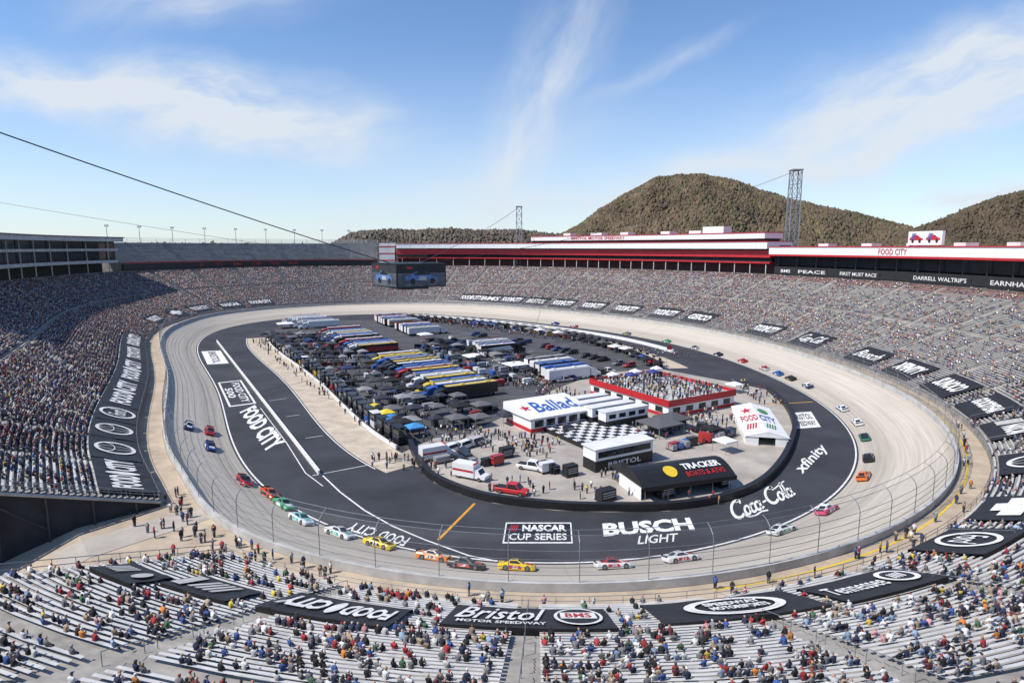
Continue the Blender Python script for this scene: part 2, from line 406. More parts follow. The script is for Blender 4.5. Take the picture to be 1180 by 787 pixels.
wall_line('pit_wall','low white wall behind the stalls of the back pit road',sR0,sR1,-30.3,1.0,M['offwhite'])
bar=[(470,505),(478,525),(487,540),(500,553),(530,567),(570,578),(640,586),(700,588),(770,587),(830,578),(875,560),(900,535),(912,510),(915,490),(905,468),(885,450)]
q=[G(*p) for p in bar]; secs=[]
qq=[]
for i in range(len(q)-1):
    p0,p1,p2,p3=q[max(i-1,0)],q[i],q[i+1],q[min(i+2,len(q)-1)]
    for k in range(5):
        t=k/5; qq.append(.5*((2*p1)+(p2-p0)*t+(2*p0-5*p1+4*p2-p3)*t*t+(3*p1-p0-3*p2+p3)*t**3))
qq.append(q[-1])
for i,p in enumerate(qq):
    t=(qq[min(i+1,len(qq)-1)]-qq[max(i-1,0)]).normalized(); n=Vector((t.y,-t.x,0))*.5
    secs.append([p+n,p+n+Vector((0,0,1.3)),p-n+Vector((0,0,1.3)),p-n])
mb=MB(); mb.loft(secs,0); tag(mb.build('infield_barrier',M['black']),'curved black barrier around the near end of the infield','barrier')
# ------------------------------------------------------------------ painted lettering on the asphalt
dk=decal
dk('painted_marking','white framed black panel of series lettering painted at the bottom of the near turn','road marking',(579,626),(660,626),(583,602),[('quad','',0,0,1,1,'marking'),('quad','',.02,.06,.98,.94,'black'),('bars','',.06,.56,.24,.86,'red'),('b','NASCAR',.26,.55,.92,.87,'marking'),('t','CUP SERIES',.08,.13,.92,.44,'marking')])
dk('painted_marking','largest white painted lettering, two stacked words, right of the framed panel','road marking',(697,630),(806,622),(694,603),[('b','BUSCH',0,.42,1,1,'marking'),('i','LIGHT',.34,0,.80,.34,'marking')])
dk('painted_marking','white script lettering painted on the right part of the near turn','road marking',(850,604),(921,573),(836,580),[('cola','',0,0,1,1,'marking')])
dk('painted_marking','white lower case lettering running up the right end of the asphalt','road marking',(928,549),(957,519),(914,538),[('t','xfinity',0,0,1,1,'marking')])
dk('painted_marking','small white framed panel painted at the far right end of the asphalt','road marking',(918,494),(946,492),(909,476),[('quad','',0,0,1,1,'marking'),('t','BRISTOL',.1,.52,.9,.88,'black'),('t','SPEEDWAY',.1,.12,.9,.42,'black')])
dk('painted_marking','white two word lettering painted along the left straight beside the pit wall','road marking',(274,476),(306,524),(295,466),[('b','FOOD CITY',0,.08,1,.95,'marking')])
dk('painted_marking','white framed panel painted on the left straight above the two word lettering','road marking',(251,441),(264,469),(278,438),[('frame','',0,0,1,1,'marking'),('t','FOOD CITY',.1,.52,.9,.84,'marking'),('t','500',.3,.14,.7,.44,'marking')])
dk('painted_marking','small white framed panel painted at the far end of the left straight','road marking',(232,405),(239,420),(254,404),[('quad','',0,0,1,1,'marking'),('t','BRISTOL',.08,.3,.92,.7,'black')])
dk('painted_marking','white upside down two word lettering at the left of the near turn','road marking',(474,619),(408,601),(464,630),[('t','FOOD',0,.05,.46,.95,'marking'),('t','CITY',.54,.05,1,.95,'marking')])
# ------------------------------------------------------------------ grandstand bowl
s430=s_of(430,630)
sgA=s_of(320,575)+2.5; S_START=max(s430-5.0,sgA+12); KSK=.04
S_END=sgA+LEN; SPAN=S_END-S_START
def smin(d): return S_START+KSK*(d-D0)
nt_=int(SPAN/3); tv=np.linspace(S_START,S_END,nt_)
prof=[]
for i in range(NR): prof+= [(D0+i*PITCH,i),(D0+(i+1)*PITCH,i)]
pd=np.array([p[0] for p in prof]+[DM,DM]); pi=np.array([p[1] for p in prof])
dvals=np.r_[D0,pd]; 
mb=MB(); k=len(dvals)
Sg=np.repeat(tv,k); Dg=np.tile(dvals,len(tv)); Sg=Sg+KSK*(Dg-D0)*np.clip(1-(Sg-S_START)/70,0,1); x,y=PT(Sg,Dg)
rowi=np.tile(np.r_[-1,pi,NR,NR+1],len(tv))
z=Z0+rowi*PITCH*slope(Sg); z=np.where(rowi==-1,ZO-.2,z); z=np.where(rowi==NR,zst(Sg,DM)+.8,z); z=np.where(rowi==NR+1,-1.5,z)
mb.v=list(zip(x.tolist(),y.tolist(),z.tolist()))
mb.f=[(i*k+j,(i+1)*k+j,(i+1)*k+j+1,i*k+j+1) for i in range(len(tv)-1) for j in range(k-1)]; mb.m=[0]*len(mb.f)
mb.f.append(tuple(range(k))[::-1]); mb.m.append(1); o=(len(tv)-1)*k; mb.f.append(tuple(range(o,o+k))); mb.m.append(1)
tag(mb.build('grandstand_terrace',[M['terrace'],M['dark']]),kind='structure')  # dark end faces put the shade of the hollow under the stand into colour
gs=np.linspace(sgA-1,S_START+30,16)
rz_=lambda s,d:ZO+.08-np.clip((d-D0-10)/24,0,1)*5.8
strip_obj('service_road',gs,[D0-.01,D0+5,D0+10,D0+16,D0+22,D0+34,D0+60],rz_,M['walk'],False,'structure')
strip_obj('access_ramp',np.linspace(sgA+3.5,sgA+8,6),[W+.8,D0,D0+3,D0+6,D0+10,D0+13],lambda s,d:rz_(s,d)+.05,M['infconc'],False,'structure')
sf=thing('support_frame','row of grey steel columns and beams under the cut end of the left stand','frame',P3(sgA+.4,D0+5,ZO))
def endz(d): return float(zst(np.array([sgA]),d)[0])
for d in np.arange(D0+3,DM,5.):
    MB().tube(P3(sgA+.35,d,-1),P3(sgA+.35,d,endz(d)-.3),.15,6).build('column',M['dsteel'],sf,True)
    if d>D0+12: MB().tube(P3(sgA+.35,d,endz(d)*.55),P3(sgA+.35,min(d+5,DM-1),endz(d)-.2),.10,5).build('brace',M['dsteel'],sf,True)
MB().tube(P3(sgA+.4,D0,Z0-.3),P3(sgA+.4,DM-.5,endz(DM-.5)-.35),.25,6).build('beam',M['steel'],sf,True)
nsec=int(round(SPAN/14)); sb=np.linspace(S_START,S_END,nsec+1)
def stand_of(s):
    x,y=PT(np.array([s]),np.array([40.])); a=-.515*x[0]+.857*y[0]; b=.857*x[0]+.515*y[0]
    if a<150 and b>-20 and y[0]<135: return 'near'
    if a>340: return 'far'
    return 'left' if b<100 else 'right'
excl=[]
def banner(px,py,ls,ld,mode,items,label,d0=D0+.9,h=.62,free=False,sr=None,tilt=0.):
    if free:
        s,dc=on_bowl(px,py); d0=max(D0+.7,dc-ld/2)
    dc=d0+ld/2
    if not free and sr is None: s=s_near(px,py,dc)
    if sr is not None: s=(sr[0]+sr[1])/2; ls=abs(sr[1]-sr[0])
    else: ls=ls/stretch(s,dc)
    tx0=np.linspace(s-ls/2,s+ls/2,9); dv=np.linspace(d0,d0+ld,6)
    c=P3(s,dc,float(zst(np.array([s]),dc)[0])+h)
    root=thing('stand_banner',label,'banner',c,0,'black tarpaulin banners over the front rows')
    mb=MB(); k=len(dv); Sx=np.repeat(tx0,k); Dx=np.tile(dv,len(tx0)); x,y=PT(Sx,Dx); z=zst(Sx,Dx)+h+rng.normal(0,.03,len(Sx))
    mb.v=list(zip(x.tolist(),y.tolist(),z.tolist())); mb.f=[(i*k+j,(i+1)*k+j,(i+1)*k+j+1,i*k+j+1) for i in range(len(tx0)-1) for j in range(k-1)]
    for e in (0,k-1):
        for i in range(len(tx0)-1):
            a,b=i*k+e,(i+1)*k+e; va,vb=mb.v[a],mb.v[b]; q=len(mb.v); mb.v+=[(va[0],va[1],va[2]-h),(vb[0],vb[1],vb[2]-h)]; mb.f.append((a,b,q+1,q))
    mb.m=[0]*len(mb.f); mb.build('tarpaulin',M['tarp'],root,True)
    zz=h+.14
    for it in items:
        w,f=item_geo(it); u,v=w[:,0],w[:,1]
        if tilt: v=v*(1-tilt)+u*tilt
        if mode=='track': su=s+ls/2-u*ls; du=d0+v*ld
        elif mode=='cam': su=s-ls/2+u*ls; du=d0+ld-v*ld
        else: su=s+ls/2-v*ls; du=d0+ld-u*ld
        x,y=PT(su,du); z=zst(su,du)+zz; zz+=.03
        m2=MB(); m2.v=list(zip(x.tolist(),y.tolist(),z.tolist())); m2.f=f; m2.m=[0]*len(f)
        m2.build('lettering' if it[0] in LETTER else 'emblem',M[it[6]],root,True)
    excl.append((s-ls/2-.3,s+ls/2+.3,d0-1.2,d0+ld+.8))
WM='marking'
FC=[('b','FOOD',.06,.25,.44,.78,WM),('disc','',.455,.22,.545,.82,WM),('b','CITY',.57,.25,.94,.78,WM)]
def T(t,it='t'): return [(it,t,.1,.25,.9,.75,WM)]
OV=[('ring','',.2,.08,.8,.92,WM),('i','Ford',.32,.3,.68,.7,WM)]
TY_=[('ring','',.22,.1,.78,.9,WM),('thinring','',.42,.15,.58,.85,WM),('thinring','',.3,.5,.7,.85,WM)]
BT=[('bowtie','',.15,.2,.85,.8,WM)]
GY=[('b','GOODYEAR',.08,.3,.92,.7,WM)]
NB=[('bars','',.08,.25,.4,.75,WM),('b','NASCAR',.4,.28,.92,.72,WM)]
banner(613,719,14.5,7,'cam',[('i','Bristol',.05,.3,.6,.88,WM),('t','MOTOR SPEEDWAY',.08,.1,.6,.22,WM),('disc','',.65,.1,.95,.9,WM),('disc','',.67,.15,.93,.85,'tarp'),('quad','',.69,.36,.91,.66,WM),('t','BMS',.72,.4,.88,.62,'red')],'black banner with white script and ring emblem, bottom centre of the near stand',free=True)
banner(388,706,12,6.2,'track',FC,'black banner with upside down white two word lettering left of the script banner',free=True)
banner(247,685,7.8,4.6,'cam',[('quad','',.06,.15,.22,.85,'wallc'),('bars','',.3,.2,.95,.8,'wallc')],'dark banner with a pale block and slanted bars in the near stand',free=True)
banner(152,669,6.2,4.,'cam',[('bars','',.12,.25,.6,.75,'wallc'),('disc','',.68,.25,.88,.75,'wallc')],'leftmost dark banner of the near stand with slanted bars and a disc',free=True)
banner(842,707,15.5,7,'cam',[('ring','',.2,.1,.84,.9,WM),('thinring','',.24,.16,.8,.84,WM),('b','SPEEDWAY',.34,.54,.71,.70,WM),('b','MOTORSPORTS',.34,.32,.71,.48,WM)],'black banner with a white oval badge right of the script banner',free=True)
banner(1005,678,12.5,6.5,'cam',[('i','Tennessee',.06,.3,.6,.7,WM),('disc','',.64,.2,.94,.85,WM),('disc','',.68,.28,.9,.77,'tarp'),('bars','',.7,.4,.9,.64,WM)],'black banner with white script second right of the script banner',free=True)
banner(1115,629,11,7.5,'track',OV,'black banner with an oval emblem on the right of the near stand',free=True)
banner(1158,580,12,8,'track',BT,'black banner with a bow tie emblem at the right edge')
banner(1167,540,12,8,'track',TY_,'black banner with ring emblem at the right edge above the bow tie banner')
banner(1160,503,12,8,'track',NB,'black banner with slanted bars and lettering at the right edge')
banner(1140,470,13,8,'track',GY,'black banner on the right with bold capitals below the sparse seats')
banner(1096,443,14,8,'track',T('SUNOCO','b'),'black banner on the right with six white capitals')
banner(1050,424,14,8,'track',T('XFINITY','b'),'black banner on the right with seven white capitals')
banner(1003,407,15,8,'track',T('Busch','i'),'black banner on the right with short white script')
banner(937,388,16,8.5,'track',[('cola','',.12,.2,.88,.82,WM)],'black banner on the right with long white script')
banner(883,378,16,8.5,'track',FC,'black banner with two words right of the small gap in the right stand')
for i,(bx,by,tx) in enumerate([(805,377,T('GEICO','b')),(765,371,FC),(720,366,FC),(682,361,FC),(648,357,FC),(617,354,T('BRISTOL')),(590,351,FC),(566,349,T('BMS')),(543,347,FC)]):
    banner(bx,by,17,9.5,'track',tx,f'black banner low in the back straight stand, {ordn(i+1)} from its right end')
yb=[577,533,511,494,478,447,421,404,391]
for i,tx in enumerate([FC,TY_,TY_,OV,FC,FC,T('TOYOTA','b'),FC]):
    s1=s_near(168,yb[i],D0+.5); s0=s_near(168,yb[i+1],D0+.5)
    banner(0,0,0,7.4,'track',tx,f'black banner of the left stand strip, {ordn(i+1)} from the service road',sr=(s0+.2,s1-.2),d0=D0-.3)
for i,(bx,by,tx) in enumerate([(182,379,FC),(205,370,BT),(232,364,FC),(265,357,T('NASCAR','b')),(300,350,FC)]):
    banner(bx,by,16,7,'track',tx,f'small black banner in the far left corner of the bowl, {ordn(i+1)} from the left')
cnt={}; seclabel=[]
for kx in range(nsec):
    s0,s1=sb[kx]+.75,sb[kx+1]-.75; st=stand_of((s0+s1)/2); cnt[st]=cnt.get(st,0)+1
    lab={'near':f'grey bench block of the near stand, {ordn(cnt[st])} from the service road going right','right':f'grey bench block of the right hand stand, {ordn(cnt[st])} from the near end',
         'far':f'grey bench block around the far turn, {ordn(cnt[st])} from the right','left':f'grey bench block of the left stand, {ordn(cnt[st])} from the far turn'}[st]
    seclabel.append((st,cnt[st]))
    mb=MB()
    for i in range(NR):
        if i in (34,35): continue
        d=D0+i*PITCH
        sa=max(s0,smin(d)+.4) if kx<6 else s0
        if sa>s1-1: continue
        sv=np.linspace(sa,s1,5)
        za=Z0+i*PITCH*slope(sv)+.43
        xa,ya=PT(sv,np.full(5,d+.26)); xb,yb_=PT(sv,np.full(5,d+.52)); b0=len(mb.v)
        for j in range(5): mb.v+=[(xa[j],ya[j],za[j]-.07),(xa[j],ya[j],za[j]),(xb[j],yb_[j],za[j])]
        rs=1 if (st!='near' and i>=NR-6) else 0
        for j in range(4):
            p=b0+j*3; mb.f+=[(p,p+3,p+4,p+1),(p+1,p+4,p+5,p+2)]; mb.m+=[rs,rs]
    tag(mb.build('bench_block',[M['alum'],M['redseat']]),lab,'bleachers','bench blocks of the grandstand')
# ------------------------------------------------------------------ people
def skin_mesh(verts,edges,rad,sub):
    me=D.meshes.new('figure'); me.from_pydata(verts,edges,[]); o=D.objects.new('figure',me); COL.objects.link(o)
    md=o.modifiers.new('s','SKIN'); md.use_smooth_shade=True
    sv=me.skin_vertices[0].data
    for i,r in enumerate(rad): sv[i].radius=(r,r*.8) if i<3 else (r,r); sv[i].use_root=(i==0)
    if sub: 
        ms=o.modifiers.new('u','SUBSURF'); ms.levels=sub; ms.render_levels=sub
    dg=bpy.context.evaluated_depsgraph_get(); dg.update()
    out=D.meshes.new_from_object(o.evaluated_get(dg)); D.objects.remove(o); D.meshes.remove(me); return out
E_=[(0,1),(1,2),(2,3),(3,4),(4,5),(2,6),(2,7),(6,8),(7,9),(8,10),(9,11),(0,12),(0,13),(12,14),(13,15),(14,16),(15,17),(16,18),(17,19)]
EM=[1,1,1,0,0,1,1,1,1,0,0,2,2,2,2,2,2,3,3]
RAD=[.17,.165,.175,.06,.085,.08,.085,.085,.058,.058,.045,.045,.11,.11,.08,.08,.055,.055,.05,.05]
def seated(lean=0,arms=0):
    L=lean
    v=[(0,0,.54),(0,.03+L*.4,.72),(0,.02+L,.92),(0,.04+L*1.25,1.09),(0,.07+L*1.4,1.18),(0,.06+L*1.45,1.29),(.19,L,.98),(-.19,L,.98),
       (.26,.10+L,.74),(-.26,.10+L,.74),(.13,.32+L*.6,.62),(-.13,.32+L*.6,.62),(.1,.05,.52),(-.1,.05,.52),(.14,.42,.50),(-.14,.42,.50),(.13,.40,.1),(-.13,.40,.1),(.14,.56,.05),(-.14,.56,.05)]
    if arms==1: v[8]=(.30,.16+L,.86); v[10]=(.10,.26+L,1.15)
    if arms==2: v[8]=(.27,-.02+L,.72); v[10]=(.22,.22,.56); v[9]=(-.24,.14,.74); v[11]=(.02,.30,.70)
    return v
def standing(step=0,arms=0):
    v=[(0,0,.95),(0,.01,1.12),(0,0,1.35),(0,.01,1.52),(0,.03,1.6),(0,.02,1.71),(.2,0,1.42),(-.2,0,1.42),(.25,-.02,1.15),(-.25,-.02,1.15),(.24,.08,.9),(-.24,.08,.9),
       (.1,0,.9),(-.1,0,.9),(.11,.04+step,.5),(-.11,.04-step,.5),(.11,step*1.2,.09),(-.11,-step*1.6,.09),(.12,.15+step*1.2,.05),(-.12,.15-step*1.6,.05)]
    if arms: v[10]=(.16,.34,1.1); v[11]=(-.16,.34,1.1)
    return v
def classify(pts,v):
    out=np.zeros(len(pts),int); best=np.full(len(pts),1e9); v=np.array(v)
    for (a,b),m in zip(E_,EM):
        p,q=v[a],v[b]; t=np.clip(((pts-p)@(q-p))/max(((q-p)@(q-p)),1e-9),0,1); d=np.linalg.norm(pts-(p+t[:,None]*(q-p)),axis=1)-(RAD[a]*(1-t)+RAD[b]*t)
        up=d<best; out[up]=m; best[up]=d[up]
    return out
def person_mesh(v,sub=1):
    me=skin_mesh(v,E_,RAD,sub); me.name='person'
    me.materials.clear()
    for k_ in ('skin','fabric','trous','shoe'): me.materials.append(M[k_])
    c=np.array([p.center[:] for p in me.polygons]); me.polygons.foreach_set('material_index',classify(c,v)); me.polygons.foreach_set('use_smooth',[True]*len(me.polygons)); return me
def low_template(v):
    me=skin_mesh(v,E_,RAD,0); vv=np.array([q.co[:] for q in me.vertices]); ff=[tuple(p.vertices) for p in me.polygons]; D.meshes.remove(me)
    return vv,ff,classify(vv,v)
POSES=[seated(0,0),seated(.10,0),seated(.16,2),seated(0,1),seated(-.03,2)]
PM=[person_mesh(v) for v in POSES]
def cap_mesh(kind):
    mb=MB(); n=12; secs=[]
    rx,ry,rz=(.108,.122,.10) if kind=='cap' else (.118,.128,.125)
    for a in (0,.4,.8,1.2,1.5):
        secs.append([(math.cos(2*math.pi*k/n)*rx*math.cos(a),math.sin(2*math.pi*k/n)*ry*math.cos(a)-(.02 if kind!='cap' else 0),math.sin(a)*rz+(0 if kind=='cap' else -.02)) for k in range(n)])
    if kind=='hair': secs.insert(0,[(p[0]*.95,-abs(p[1])*.9-.01,-.12) for p in secs[0]])
    mb.loft(secs,0)
    if kind=='cap':
        mb.poly([(-.085,.08,.012),(.085,.08,.012),(.07,.22,-.01),(-.07,.22,-.01)])
    me=D.meshes.new(kind); me.from_pydata(mb.v,[],mb.f); me.materials.append(M['fabric']); me.polygons.foreach_set('use_smooth',[True]*len(me.polygons)); return me
CAP=cap_mesh('cap'); HAIR=cap_mesh('hair')
SHIRTS=[('black',(.015,.015,.017),26),('navy',(.02,.027,.06),15),('grey',(.17,.17,.18),15),('white',(.6,.6,.59),13),('red',(.30,.03,.035),7),('blue',(.04,.09,.27),7),('pale blue',(.22,.31,.42),4),
        ('orange',(.5,.18,.04),1.3),('yellow',(.5,.38,.06),1.2),('green',(.05,.12,.06),2),('tan',(.30,.23,.16),7),('pink',(.5,.26,.28),1.5),('maroon',(.11,.025,.03),3)]
SW=np.array([s[2] for s in SHIRTS],float); SW/=SW.sum(); SCOL=np.array([s[1] for s in SHIRTS])
HATS=[('black',(.015,.015,.015)),('white',(.65,.65,.63)),('red',(.32,.03,.03)),('navy',(.02,.03,.09)),('grey',(.2,.2,.2)),('tan',(.4,.32,.22))]
HAIRS=[('dark',(.025,.018,.013)),('brown',(.08,.045,.025)),('blond',(.35,.24,.12)),('grey',(.35,.34,.33))]
SE=[];
def excluded(s,d):
    m=np.zeros(len(s),bool)
    for a,b,c,e in excl:
        w=np.mod(s-a,LEN)
        m|=(w<(b-a))&(d>c)&(d<e)
    return m
for kx in range(nsec):
    st,ci=seclabel[kx]
    for i in range(NR):
        if i in(34,35): continue
        d=D0+i*PITCH+.40; x_,y_=PT(np.array([sb[kx]+.8,sb[kx+1]-.8]),np.array([d,d])); wlen=math.hypot(x_[1]-x_[0],y_[1]-y_[0])
        n=int(wlen/.56); fr=(np.arange(n)+.5)/n; s=sb[kx]+.8+fr*(sb[kx+1]-sb[kx]-1.6)
        nz=np.convolve(rng.random(n+8),np.ones(5)/5,'same')[4:4+n]
        if st=='near':
            keep=(nz>(.51 if i>4 else .62))&(rng.random(n)<.50)|(rng.random(n)<.09)
            if kx<6: keep&=s>smin(d)+.8
        elif st=='left': keep=(nz>.41)&(rng.random(n)<.92)
        elif st=='far': keep=(nz>.44)&(rng.random(n)<.88)
        else:
            x0=proj(x_[:1],y_[:1],np.array([15.]))[0][0]
            th=.48+.15*np.clip((x0-820)/260,0,1)+(.05 if i>45 else 0)
            keep=(nz>th)&(rng.random(n)<.86)|(rng.random(n)<.05)
        s=s[keep]; SE+= [(q,d,i,kx) for q in s]
SE=np.array(SE); x,y=PT(SE[:,0],SE[:,1]); zf=Z0+SE[:,2]*PITCH*slope(SE[:,0])
ex=excluded(SE[:,0],SE[:,1]); px,py,zc=proj(x,y,zf+.8)
ok=(~ex)&(px>-30)&(px<1215)&(py<830)&(y*cp+(H-zf)*sp>8)
SE=SE[ok]; x=x[ok]; y=y[ok]; zf=zf[ok]; px=px[ok]; py=py[ok]; zc=zc[ok]
tx,ty=TAN(SE[:,0])
ang=np.arctan2(tx,-ty)-math.pi/2+rng.normal(0,.18,len(tx))
inv=(px>2)&(px<1178)&(py<784)
order=np.argsort(np.where(inv,zc,1e9)); first=order[:300]
isfirst=np.zeros(len(px),bool); isfirst[first]=True
sid=rng.choice(len(SHIRTS),len(px),p=SW)
for j in first:
    p=int(rng.integers(len(PM))); sname,scol,_=SHIRTS[sid[j]]
    o=link('person',PM[p],None,tuple(np.clip(np.array(scol)*rng.uniform(.75,1.25),0,1)))
    o.location=(x[j],y[j],zf[j]-.02); o.rotation_euler=(0,0,float(ang[j])); sc_=rng.uniform(.80,.90); o.scale=(sc_,sc_,sc_)
    hx=POSES[p][5]; iscap=rng.random()<.58
    if iscap: hn,hc=HATS[int(rng.integers(len(HATS)))]
    else: hn,hc=HAIRS[int(rng.integers(len(HAIRS)))]
    h=link('cap' if iscap else 'hair',CAP if iscap else HAIR,o,hc); h.location=(hx[0],hx[1]-.005,hx[2]-.01 if iscap else hx[2]-.02)
    st,ci=seclabel[int(SE[j,3])]
    pose=['upright','leaning','hunched','hand raised','arm folded'][p]
    tag(o,f'person in {sname} top, {hn} {"cap" if iscap else "hair"}, {pose}, row {int(SE[j,2])+1} of {ordn(ci)} {st} block','person','spectators seated in the near stand')
def big_mesh(name,V,Fq,cols,m):
    n,k,_=V.shape; me=D.meshes.new(name); me.vertices.add(n*k); me.vertices.foreach_set('co',V.astype(np.float32).ravel())
    ln=np.array([len(f) for f in Fq]); base=np.concatenate([np.array(f) for f in Fq]); lp=len(base)
    idx=(np.arange(n)[:,None]*k+base[None,:]).ravel().astype(np.int32)
    me.loops.add(n*lp); me.loops.foreach_set('vertex_index',idx)
    st=np.r_[0,np.cumsum(ln)[:-1]]; me.polygons.add(n*len(Fq)); me.polygons.foreach_set('loop_start',(np.arange(n)[:,None]*lp+st[None,:]).ravel().astype(np.int32))
    at=me.color_attributes.new('Col','FLOAT_COLOR','POINT'); c4=np.ones((n*k,4),np.float32); c4[:,:3]=cols.reshape(-1,3); at.data.foreach_set('color',c4.ravel())
    me.materials.append(m); me.update(calc_edges=True); me.validate()
    return link(name,me)
def boxv(x0,x1,y0,y1,z0,z1,t=0): return [(x0,y0,z0),(x1,y0,z0),(x1,y1,z0),(x0,y1,z0),(x0+t,y0+t*.5,z1),(x1-t,y0+t*.5,z1),(x1-t,y1-t*.5,z1),(x0+t,y1-t*.5,z1)]
BF=[(4,5,6,7),(0,1,5,4),(1,2,6,5),(2,3,7,6),(3,0,4,7)]
tv_=np.array(boxv(-.23,.23,-.13,.15,.42,1.04,.05)+boxv(-.1,.1,-.09,.12,1.06,1.32,.02)+boxv(-.2,.2,.12,.55,.2,.58,.03)); tfc=[tuple(a+o for a in f) for o in (0,8,16) for f in BF]
tcl=np.array([1]*8+[0]*8+[2]*8)
SK=np.array([(.48,.29,.2),(.42,.24,.17),(.5,.33,.25),(.03,.02,.02),(.5,.5,.48),(.25,.03,.03),(.03,.03,.05),(.1,.06,.04)])
TR=np.array([(.05,.07,.13),(.03,.04,.08),(.025,.025,.028),(.22,.18,.13),(.08,.1,.15)])
def crowd(name,label,idx,tmpl,faces,cls,X,Y,Z,A,SID,group=None,pale=0.):
    n=len(X); 
    if n==0: return
    c,s=np.cos(A),np.sin(A); sc=rng.uniform(.80,.93,n)
    V=np.empty((n,len(tmpl),3)); tx_=tmpl[None]*sc[:,None,None]
    V[:,:,0]=tx_[:,:,0]*c[:,None]-tx_[:,:,1]*s[:,None]+X[:,None]; V[:,:,1]=tx_[:,:,0]*s[:,None]+tx_[:,:,1]*c[:,None]+Y[:,None]; V[:,:,2]=tx_[:,:,2]+Z[:,None]
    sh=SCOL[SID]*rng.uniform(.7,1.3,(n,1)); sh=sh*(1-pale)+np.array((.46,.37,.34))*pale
    skn=SK[rng.integers(len(SK),size=n)]; trs=TR[rng.integers(len(TR),size=n)]
    table=np.stack([skn,sh,trs,np.full((n,3),.04)],1)
    cols=np.clip(table[:,cls,:],0,1)
    o=big_mesh(name,V,faces,cols,M['vcol']); tag(o,label,'crowd',group,'stuff'); return o
LT=[low_template(v) for v in POSES[:3]]
stn=np.array([seclabel[int(k_)][0] for k_ in SE[:,3]])
nearset=(~isfirst)&((stn=='near')|(zc<110))
sel=np.where(nearset)[0]; grp=rng.integers(3,size=len(sel))
for g in range(3):
    i=sel[grp==g]; crowd('seated_crowd',['other spectators sitting upright on the near benches','other spectators leaning forward on the near benches','other spectators hunched forward on the near benches'][g],i,*LT[g],x[i],y[i],zf[i]-.02,ang[i],sid[i])
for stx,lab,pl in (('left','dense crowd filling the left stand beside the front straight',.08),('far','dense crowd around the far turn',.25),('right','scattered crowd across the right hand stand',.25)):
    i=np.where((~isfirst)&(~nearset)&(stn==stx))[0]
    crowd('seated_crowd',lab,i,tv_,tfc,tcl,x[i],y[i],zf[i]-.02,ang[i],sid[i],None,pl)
ST=[low_template(standing(0,0)),low_template(standing(.14,0)),low_template(standing(0,1))]
def stand_crowd(label,pts,cols=None):
    pts=np.array(pts); n=len(pts)
    SIDs=rng.choice(len(SHIRTS),n,p=SW)
    return crowd('standing_crowd',label,None,*ST[0],pts[:,0],pts[:,1],pts[:,2],rng.uniform(0,6.28,n),SIDs)
# ------------------------------------------------------------------ catch fence
ft=thing('catch_fence','tall steel catch fence with curved posts along the outer track wall','fence',P3(0,W+.3,ZO+1.15))
npst=int(LEN/6); ps=np.arange(npst)*LEN/npst; fx,fy=PT(ps,np.full(npst,W+.3)); fz=proj(fx,fy,np.full(npst,ZO+3.))[2]; near90=set(np.argsort(np.where(fy*cp+37*sp>5,fz,1e9))[:90].tolist())
FP=[(W+.3,0),(W+.3,3.6),(W+.05,4.4),(W-.5,5.0),(W-1.2,5.3)]
rest=MB()
for i,s in enumerate(ps):
    mb=MB() if i in near90 else rest
    for a,b in zip(FP[:-1],FP[1:]): mb.tube(P3(s,a[0],ZO+1.15+a[1]),P3(s,b[0],ZO+1.15+b[1]),.055,5)
    if i in near90: mb.build('fence_post',M['steel'],ft,True)
tag(rest.build('fence_post',M['steel'],ft,True),kind='stuff')
for d,h in ((W+.3,.8),(W+.3,1.7),(W+.3,2.6),(W+.3,3.6),(W-.5,5.0),(W-1.2,5.3)):
    mb=MB(); secs=[[P3(s,d-.02,ZO+1.13+h),P3(s,d+.02,ZO+1.13+h),P3(s,d,ZO+1.19+h)] for s in np.linspace(0,LEN,301)]
    mb.loft(secs,0,caps=False); mb.build('fence_cable',M['steel'],ft,True)
mb=MB(); secs=[[P3(s,W+.32,ZO+1.15),P3(s,W+.32,ZO+4.75),P3(s,W+.07,ZO+5.55),P3(s,W-.48,ZO+6.15)] for s in np.linspace(0,LEN,301)]
mb.loft(secs,0,close=False,caps=False); mb.build('fence_mesh',M['mesh'],ft,True)
rt=thing('guard_rail','grey guard rail along the front edge of the stands','railing',P3(S_START,D0-.1,Z0))
for h in (.55,1.05):
    mb=MB(); secs=[[P3(s,D0-.13,Z0+h-.03),P3(s,D0-.07,Z0+h-.03),P3(s,D0-.1,Z0+h+.03)] for s in np.linspace(S_START,S_END,260)]; mb.loft(secs,0); mb.build('rail',M['steel'],rt,True)
mb=MB()
for s in np.arange(S_START,S_END,2.5): mb.tube(P3(s,D0-.1,Z0-.6),P3(s,D0-.1,Z0+1.05),.035,4)
tag(mb.build('rail_post',M['steel'],rt,True),kind='stuff')
